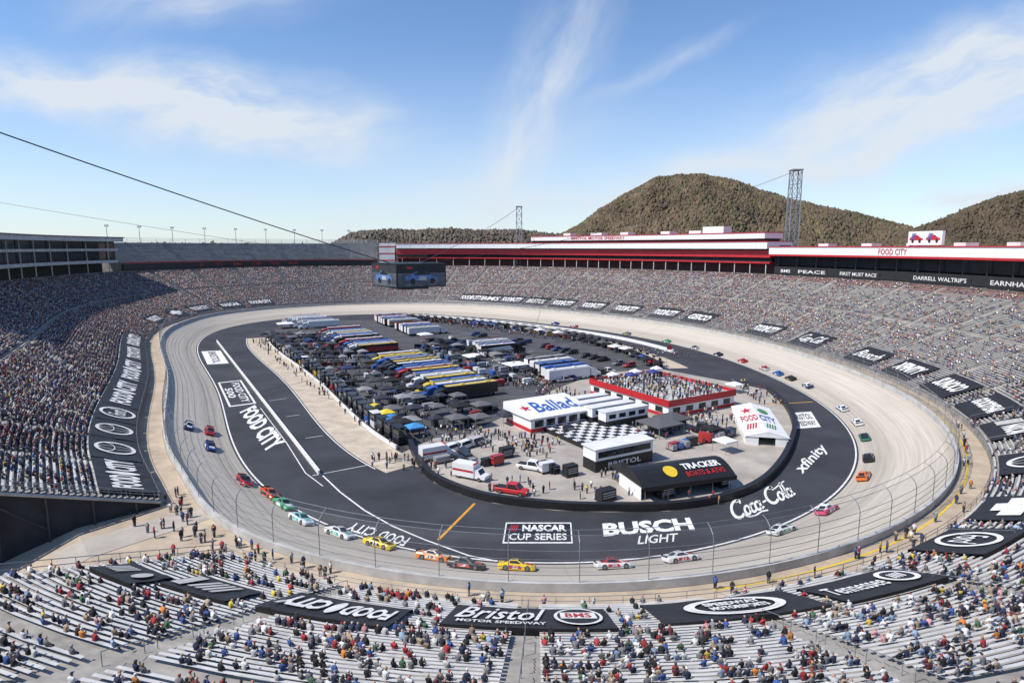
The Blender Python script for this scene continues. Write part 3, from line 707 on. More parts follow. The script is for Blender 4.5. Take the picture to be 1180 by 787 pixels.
for kx in range(1,nsec+1):
    st=seclabel[min(kx,nsec-1)][0]
    c=P3(sb[kx],D0+10,Z0+4); cpx_=proj(np.array([c.x]),np.array([c.y]),np.array([c.z]))
    if st=='near' and cpx_[2][0]>10 and -50<cpx_[0][0]<1230:
        root=thing('aisle_handrail',f'steel handrail down the aisle beside the {ordn(seclabel[min(kx,nsec-1)][1])} near bench block','railing',P3(sb[kx],D0+.5,Z0),0,'handrails in the near aisles')
        m_=float(slope(np.array([sb[kx]]))[0])
        for a in range(0,26,4):
            d1,d2=D0+.6+a,D0+.6+a+3
            if sb[kx]<smin(d2): continue
            MB().tube(P3(sb[kx],d1,Z0+(d1-D0)*m_+.95),P3(sb[kx],d2,Z0+(d2-D0)*m_+.95),.03,5).build('rail',M['steel'],root,True)
            for d in (d1,d2): MB().tube(P3(sb[kx],d,Z0+(d-D0)*m_-.2),P3(sb[kx],d,Z0+(d-D0)*m_+.95),.03,5).build('post',M['steel'],root,True)
def end_rail(label,sf):
    rt=thing('guard_rail',label,'railing',P3(sf(D0),D0+1,Z0))
    q=lambda d,h: P3(sf(d),d,float(zst(np.array([sf(d)]),d)[0])+h)
    dd=np.arange(D0,DM,2.)
    for h in (.5,1.1):
        mb=MB()
        for a,b in zip(dd[:-1],dd[1:]): mb.tube(q(a,h),q(b,h),.04,5)
        mb.build('rail',M['steel'],rt,True)
    for d in dd: MB().tube(q(d,-.3),q(d,1.1),.035,5).build('post',M['steel'],rt,True)
end_rail('grey railing along the cut end of the left stand above the service road',lambda d: sgA-.3)
end_rail('grey railing along the left end of the near stand beside the service road',lambda d: smin(d)+.3)
# ------------------------------------------------------------------ structures above the bowl
zt=lambda s: float(zst(np.array([s]),DM)[0])
def block(root,name,s0,s1,d0,d1,z0,z1,m): return path_loft(name,s0,s1,[(d0,z0),(d0,z1),(d1,z1),(d1,z0)],M[m],root,6)
sA=s_near(888,312,DM); sB=s_near(458,300,DM); 
r1=thing('suite_building','long white roofed suite building with red trim behind the back straight stand','building',P3(sA,DM+2,28))
block(r1,'wall',sA,sB,DM+6,DM+14,26,43,'maroon')
block(r1,'fascia',sA,sB,DM-.5,DM+6,33.8,34.6,'red')
block(r1,'window_band',sA,sB,DM+.8,DM+6,34.6,36.8,'glass')
block(r1,'fascia',sA,sB,DM-.4,DM+6,36.8,40.4,'red')
block(r1,'window_band',sA,sB,DM+.6,DM+6,40.4,41.2,'glass')
block(r1,'roof',sA,sB,DM-3,DM+15,41.2,44.6,'white')
block(r1,'roof_edge',sA,sB,DM-3.3,DM+14.5,44.6,45.0,'red')
sC=sA+(sB-sA)*.02; sD=s_near(612,305,DM)
block(r1,'upper_level',sC,sD,DM+1,DM+12,45,46.4,'dark')
block(r1,'upper_roof',sC-1,sD,DM-.5,DM+13,46.4,49.2,'white')
block(r1,'upper_roof_edge',sC-1.2,sD,DM-.8,DM+13.2,49.2,49.6,'red')
for s in np.arange(sA+2,sB,7): MB().tube(P3(s,DM+.3,27.5),P3(s,DM+.3,33.8),.22,6).build('column',M['offwhite'],r1,True)
for j,(pxx,w) in enumerate(((826,10),(805,6),(770,5),(722,5),(690,7),(655,4))):
    s=s_near(pxx,262,DM+5,50); block(r1,'rooftop_box',s-w/2,s+w/2,DM+2,DM+9,49.6,53.2 if j==0 else 51.2,'white')
def wall_text(root,txt,s,wid,d,z0,z1,m,part='lettering'):
    w,f=text_geo(txt,0,.01); su=s+wid/2-w[:,0]*wid; x_,y_=PT(su,np.full(len(su),d)); m2=MB(); m2.v=list(zip(x_.tolist(),y_.tolist(),(z0+w[:,1]*(z1-z0)).tolist())); m2.f=f; m2.m=[0]*len(f); m2.build(part,M[m],root,True)
wall_text(r1,'BRISTOL MOTOR SPEEDWAY',s_near(690,275,DM,47),34,DM-.85,47.0,48.7,'red')
r2=thing('suite_building','white roofed suite building with red trim above the sparse seats at the right','building',P3(sA-20,DM+2,28))
a0,a1=sA-135,sA-1
block(r2,'wall',a0,a1,DM+7,DM+14,24,40,'dark')
block(r2,'fascia',a0,a1,DM-3.2,DM+7,37.8,38.6,'red')
block(r2,'roof',a0,a1,DM-3,DM+15,38.6,42.0,'white')
block(r2,'roof_edge',a0,a1,DM-3.3,DM+15.3,42.0,42.4,'red')
block(r2,'window_band',a0,a1,DM+1.5,DM+7,33.2,37.6,'glass')
block(r2,'name_band',a0,a1-1,DM-.18,DM-.02,29.0,32.6,'tarp')
for s in np.arange(a0+4,a1,8): MB().tube(P3(s,DM+.6,25),P3(s,DM+.6,37.8),.2,6).build('column',M['dsteel'],r2,True)
for j,s in enumerate(np.arange(a0+12,a1-4,17)): block(r2,'rooftop_box',s,s+4,DM+4,DM+9,42.4,43.6,'offwhite')
wall_text(r2,'FOOD CITY',s_near(1028,287,DM-3,40.5),11,DM-3.15,39.0,41.4,'red')
for j,(pxx,tx,wd) in enumerate(((905,'',8),(937,'PEACE',13),(990,'FIRST MUST RACE',17),(1085,"DARRELL WALTRIP'S",22),(1172,'EARNHARDT',18))):
    s=s_near(pxx,312,DM-.2,29); zz=zt(s)
    r=thing('wall_banner',['narrow black banner with three capitals at the left end of the top wall','black wall banner with one short word at the top of the right stand','black wall banner with three words at the top of the right stand','long black wall banner with two words at the top of the right stand','black wall banner cut by the right edge of the photo'][j],'banner',P3(s,DM-.3,zz))
    path_loft('panel',s-wd/2,s+wd/2,[(DM-.35,zz+.9),(DM-.35,zz+4.4),(DM-.2,zz+4.4),(DM-.2,zz+.9)],M['tarp'],r,4)
    if tx: wall_text(r,tx,s,wd*.86,DM-.42,zz+1.9,zz+3.4,'marking')
    else: wall_text(r,'BMS',s,4,DM-.42,zz+1.9,zz+3.4,'marking')
s=s_near(1067,275,DM+4,45); c=P3(s,DM+4,42.4); tx1,ty1=[float(q[0]) for q in TAN(np.array([s]))]
rzs=math.atan2(-ty1,-tx1)
r=thing('roof_sign','white box sign with two red and blue emblems standing on the right roof','sign',c,rzs)
MB().box(-8,8,-.6,.6,.4,5.6).build('panel',M['white'],r); MB().box(-7,-6.6,-.4,.4,-.6,.4).box(6.6,7,-.4,.4,-.6,.4).build('support',M['dsteel'],r)
for k_ in (-4,4):
    for geo,m_,x0,x1,z0,z1,yy in ((shape_geo('car'),'red',-3.2,3.2,1.6,4.6,-.64),(shape_geo('bars'),'bluep',-2.6,.6,2.4,4.9,-.67),(shape_geo('disc'),'black',-2.2,-1.0,1.2,2.6,-.69),(shape_geo('disc'),'black',1.2,2.4,1.2,2.6,-.69)):
        w,f=geo; m2=MB(); m2.v=[(k_+x0+a*(x1-x0),yy,z0+b*(z1-z0)) for a,b in w]; m2.f=f; m2.m=[0]*len(f); m2.build('emblem',M[m_],r)
sH=s_near(136,312,DM); 
r3=thing('press_box','grey roofed press box with dark windows above the left stand','building',P3(sH,DM+2,28))
b0,b1=sH,sH+160
block(r3,'wall',b0,b1,DM+10,DM+20,24,46,'dark')
block(r3,'lower_fascia',b0,b1,DM-.5,DM+10,33.5,35,'wallc')
block(r3,'window_band',b0,b1,DM+1,DM+10,35,40,'glass')
block(r3,'fascia',b0,b1,DM-1,DM+10,40,41.2,'wallc')
block(r3,'window_band',b0,b1,DM+1,DM+10,41.2,45,'glass')
block(r3,'roof',b0,b1,DM-5,DM+21,45,47,'wallc')
block(r3,'roof_edge',b0-.4,b1,DM-5.4,DM+21.4,47,47.5,'dsteel')
for s in np.arange(b0+3,b1,9): MB().tube(P3(s,DM+.3,25),P3(s,DM+.3,45),.25,6).build('column',M['wallc'],r3,True)
r4=thing('upper_deck','pale upper tier of empty seats behind the left and far stands','grandstand',P3(sB+20,DM+3,30))
u0,u1=sB+8,sH-3
NU=13; pr=[(DM+3,27),(DM+3,33.2)]
for i in range(NU): pr+=[(DM+3+i*1.4,33.2+i*.85),(DM+3+(i+1)*1.4,33.2+i*.85)]
de=DM+3+NU*1.4; ze=33.2+NU*.85
pr+=[(de,ze+.5),(de+.6,ze+.5),(de+.6,-1.5)]
path_loft('seating_tier',u0,u1,pr,M['upper'],r4,6)
ub=np.arange(u0,u1-9,11.)
mb=MB()
for ua in ub:
    for i in range(NU):
        d=DM+3+i*1.4; sv=np.linspace(ua+1.1,ua+9.9,3); b0_=len(mb.v)
        for s_ in sv:
            for dd_,zz_ in ((.35,.42),(.35,.6),(.85,.6)): mb.v.append(tuple(P3(s_,d+dd_,33.2+i*.85+zz_)))
        for j in range(2):
            for q_ in range(2):
                p=b0_+j*3+q_; mb.f.append((p,p+3,p+4,p+1))
mb.m=[0]*len(mb.f); tag(mb.build('seat_row',M['useat'],r4,True),kind='stuff')
mb=MB()
for zz_ in (.9,1.7,2.5,3.3):
    for a,b in zip(np.linspace(u0,u1,60)[:-1],np.linspace(u0,u1,60)[1:]): mb.tube(P3(a,de+.3,ze+zz_),P3(b,de+.3,ze+zz_),.12,4)
for s_ in np.arange(u0,u1,4.): mb.tube(P3(s_,de+.3,ze+.4),P3(s_,de+.3,ze+3.4),.12,4)
mb.build('back_railing',M['offwhite'],r4,True)
block(r4,'front_wall',u0,u1,DM+1.8,DM+2.98,28.6,32.6,'black')
block(r4,'front_rail',u0,u1,DM+1.6,DM+1.8,32.8,33.3,'red')
for j,s in enumerate(np.linspace(u0+10,u1-6,9)):
    o=MB().tube(P3(s,DM+25.5,44),P3(s,DM+25.5,54.5),.22,6,0,.14).build('mast',M['steel'],thing('light_pole',f'thin light pole rising behind the upper deck, {ordn(j+1)} from the right','light pole',P3(s,DM+25.5,44),0,'light poles behind the upper deck'),True)
    c=P3(s,DM+25.4,54.5); MB().box(c.x-1.1,c.x+1.1,c.y-.3,c.y+.3,c.z-.5,c.z+.7).build('lamp_bank',M['alum'],o.parent,True)
wall_text(r4,'BRISTOL MOTOR SPEEDWAY',s_near(292,291,DM+1.7,31),34,DM+1.7,30.0,31.8,'red')
r5=thing('stair_tower','white stair tower with red bands at the far corner between upper deck and suites','building',P3(sB+4,DM+4,28))
block(r5,'wall',sB+1,sB+7,DM+1,DM+12,26,45,'offwhite'); 
for zz in (32,37,42): block(r5,'band',sB+.9,sB+7.1,DM+.9,DM+12.1,zz,zz+.8,'red')
# ------------------------------------------------------------------ lattice towers, screen, cables
def tower(px_,base_y,top_y,dist,label,wid):
    u=(px_-590)/F; t=dist; b=Vector((u*t,t,20)); 
    zt_=H+ (285-top_y)/F*dist*.995
    r=thing('lattice_tower',label,'tower',b); hw=wid/2; n=9; br=MB()
    hs=zt_-20
    for k_,(sx,sy) in enumerate(((1,1),(-1,1),(-1,-1),(1,-1))):
        MB().tube((sx*hw,sy*hw,0),(sx*hw*.8,sy*hw*.8,hs),.28,6).build('leg',M['steel'],r)
    cs=((1,1),(-1,1),(-1,-1),(1,-1))
    for i in range(n):
        z0,z1=hs*i/n,hs*(i+1)/n; w0=hw*(1-.2*i/n); w1=hw*(1-.2*(i+1)/n)
        for q_ in range(4):
            a,b_=cs[q_],cs[(q_+1)%4]
            br.tube((a[0]*w0,a[1]*w0,z0),(b_[0]*w1,b_[1]*w1,z1),.13,4); br.tube((b_[0]*w0,b_[1]*w0,z0),(a[0]*w1,a[1]*w1,z1),.13,4); br.tube((a[0]*w1,a[1]*w1,z1),(b_[0]*w1,b_[1]*w1,z1),.15,4)
    br.build('bracing',M['steel'],r); MB().box(-hw,hw,-hw,hw,hs,hs+.6).build('top_platform',M['steel'],r)
    return Vector((b.x,b.y,zt_))
tw2=tower(908,285,200,330,'tall steel lattice tower behind the right hand roofs in front of the mountain',5.5)
tw1=tower(598,281,240,455,'smaller steel lattice tower far behind the back straight roof',4.5)
scx,scy=-43.0,262.; SZ0,SZ1=25.2,35.6; HW=11.2
r=thing('hanging_screen','huge dark box of video screens hung from cables over the infield','screen',(scx,scy,SZ0),R(37))
MB().box(-HW,HW,-HW,HW,.8,SZ1-SZ0).build('housing',M['black'],r)
for k_ in range(4):
    a=k_*math.pi/2; c_,s_=math.cos(a),math.sin(a)
    def fr(p): return (p[0]*c_-p[1]*s_,p[0]*s_+p[1]*c_,p[2])
    e=HW-.5
    f_=MB().poly([fr(p) for p in [(-e,-HW-.04,1.3),(e,-HW-.04,1.3),(e,-HW-.04,9.6),(-e,-HW-.04,9.6)]]).build('screen_face',M['picgrey'],r)
    for kind,x0,x1,z0,z1,m_,lab in (('quad',-e,e,6.6,9.6,'dark','picture_strip'),('car',-7.5,7.2,2.6,7.8,'picblue','car_picture'),('car',-3.6,3.6,5.4,7.5,'black','picture_window'),('disc',-5.4,-3.0,2.2,4.5,'black','picture_wheel'),('disc',3.6,6.0,2.2,4.5,'black','picture_wheel'),('quad',-1.5,2.0,3.7,5.2,'wallc','picture_strip'),('quad',-7,-4.5,8.2,9.2,'red','picture_strip')):
        w,f=shape_geo(kind); off={'car_picture':.10,'picture_window':.12,'picture_wheel':.14,'picture_strip':.06 if x0==-e else .16}[lab]
        m2=MB(); m2.v=[fr((x0+p*(x1-x0),-HW-off,z0+q_*(z1-z0))) for p,q_ in w]; m2.f=f; m2.m=[0]*len(f); m2.build(lab,M[m_],f_)
MB().box(-6,6,-6,6,-.2,.8).build('lower_ring',M['dsteel'],r)
def cable(label,p0,p1,r0,sag):
    mb=MB(); n=24; pts=[]
    for i in range(n+1):
        t=i/n; p=Vector(p0).lerp(Vector(p1),t); p.z-=sag*4*t*(1-t); pts.append(p)
    for a,b in zip(pts[:-1],pts[1:]): mb.tube(a,b,r0,5)
    o=mb.build('suspension_cable',M['dsteel']); tag(o,label,'cable')
u=(-60-590)/F; t=150; anch=Vector((u*t,t*1.02,0)); v=(130-393.5)/F; anch.z=H-(sp+v*cp)*t
cable('thick dark cable sloping down from the upper left sky to the hanging screen',anch,(scx-6,scy-8,SZ1),.19,.8)
u=(-60-590)/F; t=260; v=(222-393.5)/F
cable('thin wire sloping down across the left sky above the press box',(u*t,t,H-(sp+v*cp)*t),(scx-6,scy+4,SZ1),.07,1)
cable('thin cable from the hanging screen up to the small lattice tower',(scx+4,scy+5,SZ1),tw1,.12,2)
cable('thin cable from the hanging screen up to the tall lattice tower',(scx+6,scy-4,SZ1),tw2,.10,6)
# ------------------------------------------------------------------ vehicles
def wheel(parent,x_,y_,r,w,rim=True):
    a=MB().tube((0,-w/2,0),(0,w/2,0),r,14).build('wheel',M['rubber'],parent); a.location=(x_,y_,r)
    if rim:
        sgn=1 if y_>0 else -1
        MB().tube((0,sgn*(w/2-.02),0),(0,sgn*(w/2+.015),0),r*.6,12).build('rim',M['rim'],a)
    return a
def section(x_,hw,z0,z1,cr): return [(x_,-hw*.96,z0),(x_,-hw,z0+(z1-z0)*.4),(x_,-hw*.985,z0+(z1-z0)*.8),(x_,-hw*.9,z1),(x_,-hw*.5,z1+cr*.8),(x_,0,z1+cr),(x_,hw*.5,z1+cr*.8),(x_,hw*.9,z1),(x_,hw*.985,z0+(z1-z0)*.8),(x_,hw,z0+(z1-z0)*.4),(x_,hw*.96,z0)]
def inset(q,k,off):
    q=[Vector(p) for p in q]; c=sum(q,Vector())/len(q); n=(q[1]-q[0]).cross(q[2]-q[0]).normalized()
    return [c+(p-c)*k+n*off for p in q]
def make_race_car():
    r=thing('race_car','x','race car')
    stn_=[(-2.44,.84,.32,.80,.0),(-2.3,.93,.2,.87,.02),(-1.3,.99,.16,.88,.03),(-.3,.97,.13,.82,.03),(.6,.97,.13,.79,.04),(1.3,.99,.13,.76,.06),(2.0,.95,.12,.66,.06),(2.38,.8,.12,.55,.04),(2.47,.6,.16,.44,.0)]
    mb=MB(); mb.loft([section(*q) for q in stn_],0); mb.build('body',M['paint'],r,smooth=False)
    A=[(-1.75,.66,.89),(-.75,.56,1.26),(.1,.57,1.29),(1.0,.72,.80)]
    Lp=[Vector((a,b,c)) for a,b,c in A]; Rp=[Vector((a,-b,c)) for a,b,c in A]
    mb=MB(); mb.poly([Rp[0],Rp[1],Lp[1],Lp[0]][::-1]); mb.poly([Rp[1],Rp[2],Lp[2],Lp[1]][::-1]); mb.poly([Rp[2],Rp[3],Lp[3],Lp[2]][::-1])
    lo=[Vector((-1.75,.78,.86)),Vector((1.0,.84,.79))]; ro=[Vector((-1.75,-.78,.86)),Vector((1.0,-.84,.79))]
    mb.poly([Lp[0],Lp[1],Lp[2],Lp[3],lo[1],lo[0]]); mb.poly([Rp[0],Rp[1],Rp[2],Rp[3],ro[1],ro[0]][::-1])
    mb.build('roof',M['paint'],r)
    def gl(name,q,k,up):
        w=inset(q,k,.012); w2=inset(q,k,-.012)
        w=w if (w[0]-Vector((0,0,.8))).length>(w2[0]-Vector((0,0,.8))).length else w2
        MB().poly(w).build(name,M['glass'],r)
    gl('windshield',[Rp[2],Rp[3],Lp[3],Lp[2]],.86,1); gl('rear_window',[Rp[0],Rp[1],Lp[1],Lp[0]],.8,1)
    gl('side_window',[Lp[1]*.98+Vector((-.15,.07,-.03)),Lp[2]*.98+Vector((0,.06,-.03)),Vector((.72,.80,.83)),Vector((-1.0,.74,.92))],.9,1)
    gl('side_window',[Rp[1]*.98+Vector((-.15,-.07,-.03)),Rp[2]*.98+Vector((0,-.06,-.03)),Vector((.72,-.80,.83)),Vector((-1.0,-.74,.92))],.9,1)
    MB().box(-2.47,-2.45,-.78,.78,.86,1.09).build('spoiler',M['black'],r)
    MB().box(2.1,2.56,-.92,.92,.08,.11).build('splitter',M['black'],r)
    for sx in (-1.4,1.42):
        for sy in (-.86,.86): wheel(r,sx,sy,.36,.3)
    for sy in (-1,1):
        MB().poly([(-1.0,sy*1.005,.30),(.75,sy*1.0,.30),(.45,sy*.995,.72),(-.9,sy*1.0,.72)]).build('side_graphic',M['paint'],r)
    z1=lambda x_: np.interp(x_,[q[0] for q in stn_],[q[3]+q[4] for q in stn_])+.018
    mb=MB(); xs=[1.15,1.45,1.75,2.05]; secs=[[(x_,-.5,z1(x_)),(x_,0,z1(x_)+.008),(x_,.5,z1(x_))] for x_ in xs]; mb.loft(secs,0,close=False,caps=False); mb.build('hood_graphic',M['paint'],r)
    MB().box(2.455,2.475,-.45,.45,.2,.4).build('grille',M['black'],r)
    return r
car0=make_race_car()
WH=(.75,.75,.75); BK=(.012,.012,.014)
CARS=[(217,493,(.02,.03,.09),WH,'navy race car with white sides, front of the group on the left straight'),
(241,499,(.5,.02,.03),BK,'red race car on the left straight, uppermost red one'),
(241,517,(.03,.05,.22),WH,'dark blue race car on the left straight below the uppermost red car'),
(281,556,(.5,.02,.03),BK,'red race car with black sides entering the near turn at the left'),
(312,571,(.55,.08,.02),BK,'red and black race car close behind a green and white one'),
(327,584,(.05,.32,.14),WH,'green race car with white sides at the left of the near turn'),
(347,600,(.72,.75,.75),(.1,.45,.42),'white race car with teal sides directly after the green car'),
(391,616,(.72,.74,.74),(.08,.4,.3),'white and teal race car beside the two word lettering on the near turn'),
(438,631,(.75,.55,.03),BK,'yellow race car with black sides, left of the orange car'),
(500,644,(.75,.22,.03),(.7,.6,.5),'orange race car at the bottom of the near turn'),
(538,656,(.03,.03,.035),(.6,.1,.08),'black race car with red sides between the orange and the yellow cars'),
(595,656,(.78,.55,.02),(.55,.03,.03),'yellow race car with red sides below the framed road panel'),
(706,656,(.72,.72,.72),(.5,.03,.04),'white race car with red sides, right of the yellow and red car'),
(785,646,(.7,.7,.7),(.45,.03,.04),'white and red race car below the biggest painted lettering'),
(901,614,(.72,.74,.72),(.08,.35,.15),'white race car with green sides on the right of the near turn'),
(953,591,(.62,.07,.16),WH,'pink race car on the right of the near turn'),
(995,551,(.68,.16,.03),WH,'orange race car at the far right of the near turn'),
(1001,529,(.02,.02,.022),WH,'black race car just ahead of the right hand orange car'),
(997,506,(.03,.18,.14),BK,'dark green race car at the right end of the oval'),
(988,489,(.72,.72,.72),(.1,.1,.12),'white race car with dark sides at the right end of the oval'),
(971,472,(.65,.67,.7),(.04,.12,.4),'white race car with blue sides leading out of the right turn'),
(931,446,(.03,.05,.16),WH,'dark blue race car, rearmost of the tight group entering the back straight'),
(911,437,(.02,.02,.022),(.4,.3,.03),'black race car with gold sides in the back straight group'),
(897,432,(.04,.13,.45),WH,'bright blue race car in the back straight group'),
(881,426,(.7,.7,.7),(.5,.05,.03),'white race car with red sides heading the back straight group'),
(856,417,(.52,.03,.03),WH,'bright red race car alone on the back straight'),
(828,409,(.02,.02,.022),WH,'black race car with white sides ahead of the bright red car on the back straight'),
(800,402,(.7,.7,.7),BK,'white race car with black sides near the middle of the back straight'),
(768,395,(.1,.4,.15),WH,'green race car near the middle of the back straight'),
(722,386,(.2,.2,.21),(.6,.5,.05),'grey race car far along the back straight'),
(662,378,(.5,.03,.03),WH,'small red race car near the far end of the back straight'),
(640,374,(.03,.06,.25),WH,'small dark blue race car farthest along the back straight')]
NUM={8:'12',9:'19',10:'3',11:'22',12:'20',13:'21',14:'60',15:'43',7:'43',6:'17'}
def place_on_track(o,px_,py_,yaw=0):
    s,d=on_track(px_,py_); tx1,ty1=[float(q[0]) for q in TAN(np.array([s]))]
    kk=1-.2*float(ip(WL,np.array([s]))[0])
    be=math.atan2(float(ztrk(np.array([d+.5]))[0]-ztrk(np.array([d-.5]))[0]),kk)
    X=Vector((tx1,ty1,0)); Yv=Vector((-ty1*math.cos(be),tx1*math.cos(be),-math.sin(be))); Z=X.cross(Yv)
    m=Matrix((X,Yv,Z)).transposed().to_4x4(); m.translation=P3(s,d,float(ztrk(np.array([d]))[0])+.01); o.matrix_world=m@Matrix.Rotation(yaw,4,'Z')
for i,(a,b,c1,c2,lab) in enumerate(CARS):
    o=car0 if i==0 else dup(car0,lab)
    tag(o,lab,'race car','race cars circling the oval'); recolor(o,{'body':c1,'roof':c1 if i%3 else c2,'side_graphic':c2,'hood_graphic':c2,'spoiler':BK})
    place_on_track(o,a,b,random.uniform(-.04,.04))
    if i in NUM:
        w,f=text_geo(NUM[i],.2,.02); m_=M['black'] if sum(c2)>1 else M['white']
        for sy in (-1,1):
            m2=MB(); m2.v=[(sy*(-.55+aa*.8)*-1 if sy>0 else -.55+aa*.8,sy*1.012,.32+bb*.38) for aa,bb in w]; m2.f=f; m2.m=[0]*len(f); m2.build('door_number',m_,o)
        m2=MB(); m2.v=[(.05-bb*.7,.4-aa*.8,1.285) for aa,bb in w]; m2.f=f; m2.m=[0]*len(f); m2.build('roof_number',M['white'] if sum(c1)<.9 else M['black'],o)
def vehicle(kind,label,cat,px_,py_,rz,color,z=.02):
    r=thing({'pickup':'pickup_truck','suv':'suv','ambulance':'ambulance','van':'box_truck'}[kind],label,cat,G(px_,py_,z),rz)
    L={'pickup':5.9,'suv':5.0,'ambulance':6.8,'van':7.5}[kind]; w=1.0
    if kind in('pickup','suv'):
        e=L/2; bt=1.02
        mb=MB(); mb.loft([section(-e,.9,.5,bt-.02,.0),section(-e+.2,1.0,.38,bt,.02),section(e-1.6,1.0,.36,bt,.03),section(e-.5,.98,.36,bt-.05,.05),section(e-.08,.9,.4,.9,.02),section(e,.8,.45,.78,0)],0); mb.build('body',M['paint'],r,color=color)
        x0,x1=((-.75,1.35) if kind=='pickup' else (-e+.12,1.0)); zt_=1.88 if kind=='pickup' else 1.82
        sl_=.25 if kind=='pickup' else .45
        MB().loft([[(x0-.02,-.92,bt),(x0+sl_*.5,-.76,zt_),(x0+sl_*.5,.76,zt_),(x0-.02,.92,bt)],[(x1+.45,-.92,bt),(x1-.3,-.74,zt_),(x1-.3,.74,zt_),(x1+.45,.92,bt)]],0).build('cabin',M['paint'],r,color=color)
        MB().poly(inset([(x1+.45,-.92,bt),(x1+.45,.92,bt),(x1-.3,.74,zt_),(x1-.3,-.74,zt_)],.86,.015)).build('windshield',M['glass'],r)
        MB().poly(inset([(x0-.02,.92,bt),(x0-.02,-.92,bt),(x0+sl_*.5,-.76,zt_),(x0+sl_*.5,.76,zt_)],.8,.015)).build('rear_window',M['glass'],r)
        for sy in (1,-1):
            q=[(x0,sy*.92,bt),(x1+.4,sy*.92,bt),(x1-.3,sy*.74,zt_),(x0+sl_*.5,sy*.76,zt_)]; q=q if sy<0 else q[::-1]
            MB().poly(inset(q,.82,.015)).build('side_window',M['glass'],r)
        if kind=='pickup': MB().box(-e+.12,-.85,-.82,.82,bt-.02,bt+.03).build('cargo_bed',M['black'],r)
        for sy in (-.7,.7): MB().box(e-.06,e+.02,sy-.18,sy+.18,.72,.88).build('headlight',M['offwhite'],r); MB().box(-e-.02,-e+.05,sy-.12,sy+.12,.7,.98).build('tail_light',M['red'],r)
        wx=e-1.05
    else:
        e=L/2
        MB().box(-e,e-2.2,-1.15,1.15,.55,2.9).build('cargo_body',M['paint'],r,color=color)
        MB().loft([[(e-2.2,-1,.5),(e-2.2,-1,2.1),(e-2.2,1,2.1),(e-2.2,1,.5)],[(e-1.5,-1,.5),(e-1.5,-.9,2.1),(e-1.5,.9,2.1),(e-1.5,1,.5)],[(e-.9,-1,.5),(e-.9,-.95,1.25),(e-.9,.95,1.25),(e-.9,1,.5)],[(e,-.95,.5),(e,-.9,1.05),(e,.9,1.05),(e,.95,.5)]],0).build('cab',M['paint'],r,color=color)
        MB().poly(inset([(e-.9,-.95,1.25),(e-.9,.95,1.25),(e-1.5,.9,2.1),(e-1.5,-.9,2.1)],.86,.02)).build('windshield',M['glass'],r)
        for sy in (1,-1): MB().poly([(-e+.1,sy*1.165,1.5),(e-2.3,sy*1.165,1.5),(e-2.3,sy*1.165,1.9),(-e+.1,sy*1.165,1.9)]).build('side_stripe',M['red'],r)
        MB().box(e-2.6,e-2.3,-.8,.8,2.9,3.05).build('light_bar',M['red'],r)
        MB().poly([(-e-.01,-.9,.7),(-e-.01,.9,.7),(-e-.01,.9,2.7),(-e-.01,-.9,2.7)]).build('rear_door',M['offwhite'],r)
        wx=e-1.2
    for sx in (-wx,wx):
        for sy in (-.9,.9): wheel(r,sx,sy,.4,.28)
    return r
pk0=vehicle('pickup','white pickup truck parked beside the black barrier near the red pickup','pickup',613,541,R(-25),(.74,.74,.74))
vehicle('pickup','red pickup truck parked at the near edge of the infield','pickup',590,568,R(-22),(.5,.02,.025))
vehicle('ambulance','white ambulance with red stripe parked left of the red pickup','ambulance',543,551,R(-28),(.74,.74,.74))
sv0=vehicle('suv','white suv parked leftmost of the three behind the pit stalls','suv',522,520,R(50),(.72,.72,.72))
vehicle('suv','white suv in the middle of the three behind the pit stalls','suv',537,516,R(52),(.7,.7,.7))
vehicle('suv','silver suv rightmost of the three behind the pit stalls','suv',551,512,R(48),(.45,.45,.46))
vehicle('van','white box truck with red stripe between the pit stalls and the media tents','truck',505,528,R(30),(.7,.7,.7))
vehicle('pickup','black pickup truck parked in front of the stepped hospitality trailers','pickup',808,496,R(35),(.02,.02,.022))
PCOL=[('white',(.7,.7,.7)),('black',(.02,.02,.022)),('silver',(.4,.4,.41)),('grey',(.15,.15,.16)),('red',(.35,.03,.03)),('blue',(.03,.07,.22)),('white',(.7,.7,.7)),('black',(.02,.02,.022))]
for rw_,(a,b,n) in enumerate((((600,394),(725,423),16),((518,399),(546,407),5),((650,440),(700,430),7),((540,385),(600,398),8))):
    for i in range(n):
        if random.random()<.25: continue
        p=G(*a).lerp(G(*b),i/(n-1)); cn,cc=random.choice(PCOL); pk=random.random()<.45
        lab=f'{cn} {"pickup" if pk else "suv"} in the open paddock lot, place {i+1} of {ordn(rw_+1)} row'
        o=dup(pk0 if pk else sv0,lab); tag(o,lab,'pickup' if pk else 'suv','vehicles parked in the open paddock lot'); recolor(o,{'body':cc,'cabin':cc}); o.location=(p.x,p.y,.02); o.rotation_euler=(0,0,ARZ+random.choice([0,math.pi])+random.uniform(-.05,.05))
